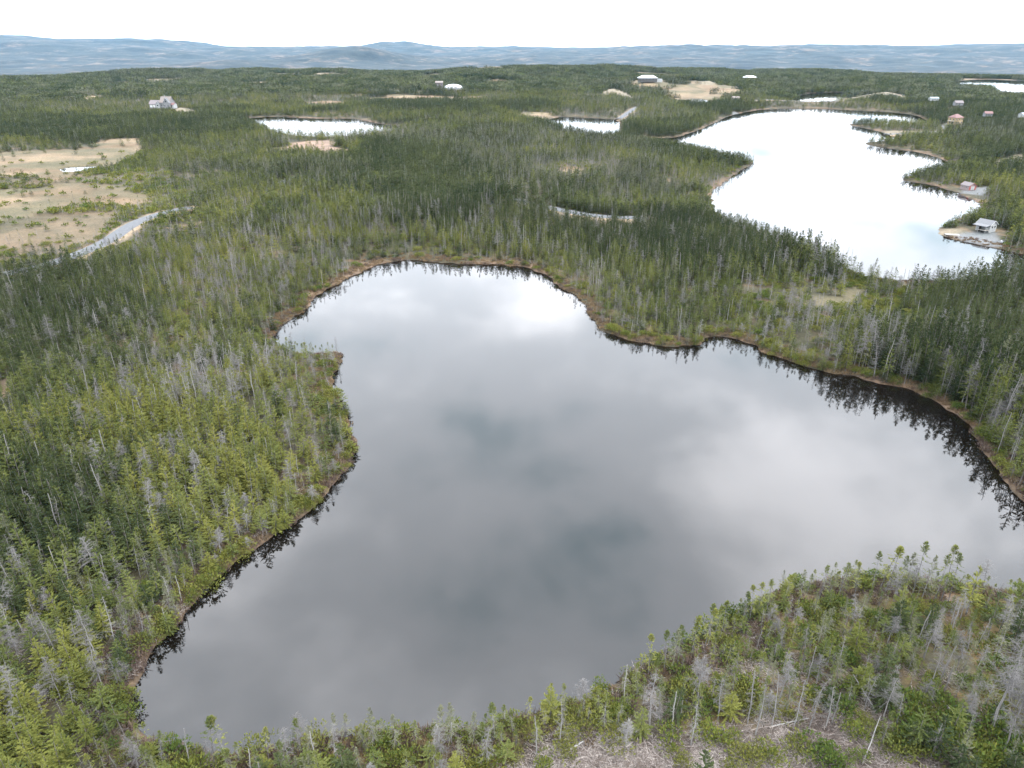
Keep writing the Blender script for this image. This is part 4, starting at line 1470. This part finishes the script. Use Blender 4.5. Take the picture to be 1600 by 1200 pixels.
def gable_block(parent, x0, x1, y0, y1, h, rise, axis, m_wall, m_roof, over=0.45, z0=0.0, thick=0.16, trim=None):
    bm = bmesh.new()
    s0, s1, a0, a1 = (y0, y1, x0, x1) if axis == 'x' else (x0, x1, y0, y1)
    mid = (s0 + s1) / 2
    prism(bm, [(s0, z0 - 0.8), (s1, z0 - 0.8), (s1, z0 + h), (mid, z0 + h + rise), (s0, z0 + h)], a0, a1, axis)
    bm_obj('wall', bm, m_wall, parent)
    k = rise / (mid - s0)
    bm = bmesh.new()
    e0, e1 = s0 - over, s1 + over
    zl = z0 + h - over * k + 0.03
    zt = z0 + h + rise + 0.03
    prism(bm, [(e0, zl), (mid, zt), (e1, zl), (e1, zl + thick), (mid, zt + thick * 1.2), (e0, zl + thick)], a0 - over, a1 + over, axis)
    r_ = bm_obj('roof', bm, m_roof, parent)
    if trim:
        for a in (a0 - over - 0.05, a1 + over + 0.003):
            bm = bmesh.new()
            prism(bm, [(e0, zl - .02), (mid, zt - .02), (e1, zl - .02), (e1, zl + thick + .03), (mid, zt + thick * 1.2 + .03), (e0, zl + thick + .03)], a, a + 0.047, axis)
            bm_obj('bargeboard', bm, trim, r_)
    return r_


def hip_roof(parent, x0, x1, y0, y1, z, rise, m_roof, over=0.5):
    bm = bmesh.new()
    x0 -= over; x1 += over; y0 -= over; y1 += over
    ins = (y1 - y0) / 2
    ym = (y0 + y1) / 2
    b = [bm.verts.new(p) for p in ((x0, y0, z), (x1, y0, z), (x1, y1, z), (x0, y1, z))]
    t = [bm.verts.new(p) for p in ((x0, y0, z + .15), (x1, y0, z + .15), (x1, y1, z + .15), (x0, y1, z + .15))]
    r0, r1 = bm.verts.new((x0 + ins * .8, ym, z + rise)), bm.verts.new((x1 - ins * .8, ym, z + rise))
    bm.faces.new(b[::-1])
    for i in range(4):
        bm.faces.new((b[i], b[(i + 1) % 4], t[(i + 1) % 4], t[i]))
    bm.faces.new((t[0], t[1], r1, r0)); bm.faces.new((t[1], t[2], r1)); bm.faces.new((t[2], t[3], r0, r1)); bm.faces.new((t[3], t[0], r0))
    return bm_obj('roof', bm, m_roof, parent)


def win_y(parent, xc, y, zc_, w, h, name='window'):
    """window on a wall facing -y at plane y"""
    f = boxo(name, M_TRIM, parent, xc - w / 2, xc + w / 2, y - 0.07, y - 0.003, zc_ - h / 2, zc_ + h / 2)
    boxo('pane', M_GLASS, f, xc - w / 2 + .09, xc + w / 2 - .09, y - 0.085, y - 0.0705, zc_ - h / 2 + .09, zc_ + h / 2 - .09)


def win_x(parent, x, yc, zc_, w, h, name='window'):
    """window on a wall facing -x at plane x"""
    f = boxo(name, M_TRIM, parent, x - 0.07, x - 0.003, yc - w / 2, yc + w / 2, zc_ - h / 2, zc_ + h / 2)
    boxo('pane', M_GLASS, f, x - 0.085, x - 0.0705, yc - w / 2 + .09, yc + w / 2 - .09, zc_ - h / 2 + .09, zc_ + h / 2 - .09)


def door_y(parent, xc, y, w, h, mat, z0=0.0):
    f = boxo('door', mat, parent, xc - w / 2, xc + w / 2, y - 0.08, y - 0.003, z0, z0 + h)
    boxo('handle', M_METAL, f, xc + w * .38, xc + w * .43, y - 0.13, y - 0.082, z0 + h * .45, z0 + h * .52)


M_TRIM = paint('white_trim', (0.34, 0.34, 0.33))
M_GLASS = simple('window_glass', (0.02, 0.025, 0.03), 0.08, spec=0.6)
M_METAL = simple('dull_metal', (0.2, 0.2, 0.2), 0.4)
M_WHITE = paint('white_siding', (0.22, 0.225, 0.225))
M_REDWALL = paint('faded_red_siding', (0.20, 0.06, 0.05))
M_REDROOF = paint('dull_red_shingles', (0.095, 0.05, 0.046))
M_PINK = paint('pinkish_weathered_roof', (0.088, 0.074, 0.074))
M_GREYROOF = paint('grey_shingles', (0.075, 0.075, 0.079))
M_BROWNROOF = paint('brown_shingles', (0.095, 0.078, 0.068))
M_GREYWALL = paint('grey_siding', (0.12, 0.12, 0.123))
M_YELLOW = paint('buff_yellow_siding', (0.21, 0.155, 0.08))
M_TEAL = paint('pale_teal_roof', (0.12, 0.145, 0.145))
M_BLUE = paint('pale_blue_roof', (0.14, 0.16, 0.175))
M_PALE = paint('bright_white_metal_roof', (0.34, 0.345, 0.36), 0.5)
M_DARK_SHADE_DOOR = paint('dark_shade_and_door_tone', (0.04, 0.038, 0.036))  # dark doors and porch wall, and shadow painted beneath the white roofs
M_WOOD = simple('weathered_planks', (0.16, 0.15, 0.135), 0.85, 0.25, 2.0)
M_PINKWALL = paint('pale_pink_siding', (0.16, 0.125, 0.12))


HSCALE = {'manor': 0.9, 'boathouse': 0.58, 'cabin': 0.62, 'yellow': 0.74, 'redroof': .62, 'blueroof': .62, 'pink': .62, 'teal': .62, 'whiteroof': .88, 'farwhite': .85, 'fieldcabin': .8}


def house_root(name, key, label, cat, rz=0.0, lift=0.1):
    x, y = HOUSE_SPOTS[key]
    o = bpy.data.objects.new(name, None); COL.objects.link(o)
    o.location = (x, y, max(gz(x, y), 0.4) + lift); o.rotation_euler = (0, 0, radians(rz))
    o.scale = (HSCALE.get(key, 1),) * 3
    tag(o, label, cat)
    return o


h_ = house_root('house', 'manor', 'large grey house with brown roof and low garage wing among trees', 'house', -6, 2.6)
gable_block(h_, -1.0, 8.5, -4.0, 5.0, 4.4, 4.6, 'x', M_GREYWALL, M_BROWNROOF)
gable_block(h_, 3.4, 9.4, -6.2, -3.9, 4.2, 4.1, 'y', M_GREYWALL, M_GREYROOF, trim=M_TRIM)
gable_block(h_, -12.0, -0.9, -3.2, 3.8, 2.9, 2.9, 'x', M_GREYWALL, M_PINK)
gable_block(h_, -4.6, -0.95, -5.2, -3.1, 2.7, 2.3, 'y', M_WHITE, M_GREYROOF, trim=M_TRIM)
gable_block(h_, 8.6, 12.2, -4.6, 1.5, 2.5, 1.3, 'x', M_WHITE, M_REDROOF)
for xc in (4.9, 7.9): win_y(h_, xc, -6.2, 1.6, 1.3, 1.6)
win_y(h_, 6.4, -6.2, 5.2, 1.6, 1.8)
for xc in (0.2, 1.9): win_y(h_, xc, -4.0, 2.0, 1.1, 1.5)
for xc in (-10.4, -7.6): door_y(h_, xc, -3.2, 2.3, 2.2, M_TRIM)
win_y(h_, -2.8, -5.2, 1.7, 1.6, 1.4)
door_y(h_, 10.2, -4.6, 1.1, 2.1, M_DARK_SHADE_DOOR)
boxo('chimney', M_GREYWALL, h_, 1.2, 2.0, 1.2, 2.0, 7.0, 10.2)

h_ = house_root('boathouse', 'boathouse', 'small red gabled boathouse with white door beside the lake', 'boathouse', 12, 0.35)
gable_block(h_, -2.7, 2.7, -3.6, 3.6, 2.5, 1.7, 'y', M_PINKWALL, M_PINK, 0.35, trim=M_REDWALL)
boxo('front_panel', M_REDWALL, h_, -2.68, 2.68, -3.66, -3.603, 0.0, 2.5)
d_ = boxo('door', M_WHITE, h_, -1.35, 1.35, -3.74, -3.663, 0.0, 2.3)
for z in (.55, 1.1, 1.65): boxo('panel_rail', M_TRIM, d_, -1.3, 1.3, -3.757, -3.742, z, z + .06)
win_x(h_, -2.7, -1.5, 1.5, .9, .9); win_x(h_, -2.7, 1.5, 1.5, .9, .9)

h_ = house_root('cabin', 'cabin', 'white cabin with grey roof, dark porch and steps on gravel pad', 'cabin', 28, 0.6)
gable_block(h_, -1.2, 4.0, -3.2, 3.2, 2.7, 1.6, 'y', M_WHITE, M_GREYROOF, 0.4, trim=M_TRIM)
bm = bmesh.new()
prism(bm, [(-4.3, 2.15), (-1.62, 2.62), (-1.62, 2.76), (-4.3, 2.29)], -3.3, 3.3, 'y')
bm_obj('porch_roof', bm, M_GREYROOF, h_)
boxo('porch_wall', M_DARK_SHADE_DOOR, h_, -3.9, -1.25, 0.6, 0.75, -0.6, 2.1)
boxo('deck', M_WOOD, h_, -4.1, -1.25, -3.1, 0.55, 0.25, 0.4)
for yy in (-3.0, 0.4): boxo('post', M_TRIM, h_, -4.05, -3.92, yy - .06, yy + .06, -0.7, 2.18)
for k in range(4): boxo('step', M_WOOD, h_, -2.6, -1.5, -3.4 - k * .28, -3.15 - k * .28, 0.18 - k * .2, 0.24 - k * .2)
boxo('railing', M_TRIM, h_, -4.1, -2.7, -3.16, -3.1, 1.15, 1.25)
win_y(h_, 2.6, -3.2, 1.6, 1.2, 1.1); win_y(h_, 0.6, -3.2, 1.6, 1.1, 1.1)

h_ = house_root('house', 'yellow', 'two-storey buff yellow house with red hipped roof above the shore road', 'house', 18, 1.2)
boxo('wall', M_YELLOW, h_, -4.5, 4.5, -4.0, 4.0, -1.0, 5.4)
hip_roof(h_, -4.5, 4.5, -4.0, 4.0, 5.35, 3.0, M_REDROOF)
for z in (1.4, 3.9):
    for xc in (-3.1, 0, 3.1): win_y(h_, xc, -4.0, z, 1.2, 1.4)
    for yc in (-2, 1.6): win_x(h_, -4.5, yc, z, 1.2, 1.4)
boxo('balcony', M_TRIM, h_, -5.6, -4.52, -3.6, 3.6, 2.5, 2.7)

for key, nm, lab, w, dpt, hh, rise, mw, mr, rz, lift in [
        ('redroof', 'house', 'small house with dull red roof deep in spruces', 8, 6, 2.7, 1.9, M_GREYWALL, M_REDROOF, -8, 2.4),
        ('blueroof', 'house', 'house with pale blue roof among dark spruces', 12, 7, 2.8, 1.8, M_WHITE, M_BLUE, 10, 2.4),
        ('pink', 'house', 'house with pinkish weathered roof above the yellow house', 10.5, 7, 2.9, 2.4, M_GREYWALL, M_PINK, 0, 2.6),
        ('teal', 'bungalow', 'long bungalow with pale teal roof beside the sand bank', 12.5, 6.5, 2.6, 1.7, M_WHITE, M_TEAL, 6, 2.6),
        ('brownshed', 'shed', 'brown weathered shed beside the white domed shelter', 8, 7, 5.0, 1.4, M_PINK, M_BROWNROOF, 4, 1.0),
        ('fieldcabin', 'cabin', 'small brown cabin between the open field and lake', 8, 6, 2.6, 1.8, M_PINKWALL, M_BROWNROOF, 5, 1.0)]:
    h_ = house_root(nm, key, lab, nm, rz, lift)
    gable_block(h_, -w / 2, w / 2, -dpt / 2, dpt / 2, hh, rise, 'x', mw, mr, 0.5)
    for xc in (-w * .32, w * .32): win_y(h_, xc, -dpt / 2, hh * .55, 1.2, 1.2)
    door_y(h_, 0.0, -dpt / 2, 1.0, 2.0, M_DARK_SHADE_DOOR)

for key, lab, w, dpt, rise in [('whiteroof', 'long building with walls coloured as shade under bright white roof beside the open field', 24, 12, 3.4),
                               ('farwhite', 'distant building with bright white low roof in the woods', 20, 11, 2.8)]:
    h_ = house_root('building', key, lab, 'building', 3, 2.4)
    boxo('wall', M_DARK_SHADE_DOOR, h_, -w / 2, w / 2, -dpt / 2, dpt / 2, -2.0, 3.2)  # shadow beneath the roof is put into the dark wall colour
    hip_roof(h_, -w / 2, w / 2, -dpt / 2, dpt / 2, 3.2, rise, M_PALE, 0.8)
    for xc in np.linspace(-w * .38, w * .38, 5): win_y(h_, xc, -dpt / 2, 1.7, 1.5, 1.2)
    if key == 'whiteroof':
        boxo('annex', M_WHITE, h_, w / 2 + .05, w / 2 + 8, -3, 3, -2.0, 1.9)

# arched white shelter
h_ = house_root('shelter', 'dome', 'white domed shelter rising out of distant woods', 'shelter', 4, -0.8)
bm = bmesh.new()
N_, K_ = 24, 7
rings = []
for j in range(K_ + 1):
    ph = pi / 2 * j / K_
    rings.append([bm.verts.new((10.5 * cos(2 * pi * i / N_) * cos(ph), 8 * sin(2 * pi * i / N_) * cos(ph), 2.2 + 4.0 * sin(ph))) for i in range(N_)] if j < K_ else [bm.verts.new((0, 0, 6.2))])
for j in range(K_ - 1):
    for i in range(N_):
        bm.faces.new((rings[j][i], rings[j][(i + 1) % N_], rings[j + 1][(i + 1) % N_], rings[j + 1][i]))
for i in range(N_): bm.faces.new((rings[K_ - 1][i], rings[K_ - 1][(i + 1) % N_], rings[K_][0]))
bm_obj('cover', bm, M_PALE, h_)
bm = bmesh.new()
lo = [bm.verts.new((10.3 * cos(2 * pi * i / N_), 7.8 * sin(2 * pi * i / N_), -1.5)) for i in range(N_)]
hi = [bm.verts.new((10.3 * cos(2 * pi * i / N_), 7.8 * sin(2 * pi * i / N_), 2.25)) for i in range(N_)]
for i in range(N_): bm.faces.new((lo[i], lo[(i + 1) % N_], hi[(i + 1) % N_], hi[i]))
bm_obj('wall', bm, M_WHITE, h_)

# plank dock and upturned boat by the cabin
x, y = at(1487, 369.5)
o = bpy.data.objects.new('dock', None); COL.objects.link(o); o.location = (x, y, 0.0); o.rotation_euler = (0, 0, radians(-12))
tag(o, 'pale plank dock at the tip of the gravel shore', 'dock')
for k in range(8): boxo('plank', M_WOOD, o, -1.9 + k * .48, -1.45 + k * .48, -.9, .9, .55, .62)
for yy in (-.7, .7): boxo('beam', M_WOOD, o, -1.95, 1.95, yy - .08, yy + .08, .38, .545)
for xx in (-1.7, 1.7):
    for yy in (-.7, .7): boxo('pile', M_WOOD, o, xx - .08, xx + .08, yy - .081 + .17, yy + .079 + .17, -1.6, .37)


def hull(parent, L, W, H, mat):
    bm = bmesh.new(); rows = []
    for i in range(9):
        t = i / 8
        w = W * (1 - max(0, (t - .45) / .55) ** 2.2) * (.85 + .15 * min(1, t / .3))
        rows.append([bm.verts.new((L * (t - .5), s * w / 2, z)) for s, z in ((-1, 0.05), (-.82, H * .6), (-.3, H), (.3, H), (.82, H * .6), (1, .05))])
    for i in range(8):
        for j in range(5): bm.faces.new((rows[i][j], rows[i][j + 1], rows[i + 1][j + 1], rows[i + 1][j]))
    bm.faces.new(rows[0]); bmesh.ops.remove_doubles(bm, verts=bm.verts, dist=.01)
    return bm_obj('hull', bm, mat, parent)


x, y = at(1566, 382)
o = bpy.data.objects.new('boat', None); COL.objects.link(o); o.location = (x, y, gz(x, y) + .05); o.rotation_euler = (0, 0, radians(35))
tag(o, 'white upturned rowing boat on the gravel shore beside shrubs', 'boat')
hull(o, 3.6, 1.3, .55, M_WHITE); boxo('keel', M_TRIM, o, -1.7, 1.2, -.04, .04, .552, .62)

# ------------------------------------------------------------------ haze
zmax = 60.0
for o in bpy.data.objects:
    if o.name == 'terrain':
        co = np.empty(len(o.data.vertices) * 3, np.float32); o.data.vertices.foreach_get('co', co)
        zmax = max(zmax, float(co[2::3].max())); zmin = float(co[2::3].min())
bm = bmesh.new(); box(bm, -11600, 11600, -60, 14100, zmin - 1.0, zmax + 12)
me = bpy.data.meshes.new('haze'); bm.to_mesh(me); bm.free()
M_HAZE, n, l, b = new_mat('thin_blue_air')
n.remove(b)
pv = n.new('ShaderNodeVolumePrincipled')
pv.inputs['Color'].default_value = (0.36, 0.70, 1.0, 1)
pv.inputs['Density'].default_value = HAZE
pv.inputs['Anisotropy'].default_value = 0.0
l.new(pv.outputs[0], n['Material Output'].inputs['Volume'])
me.materials.append(M_HAZE)
tag(obj('haze', me), 'thin blue haze over the far hills', 'haze', kind='stuff')
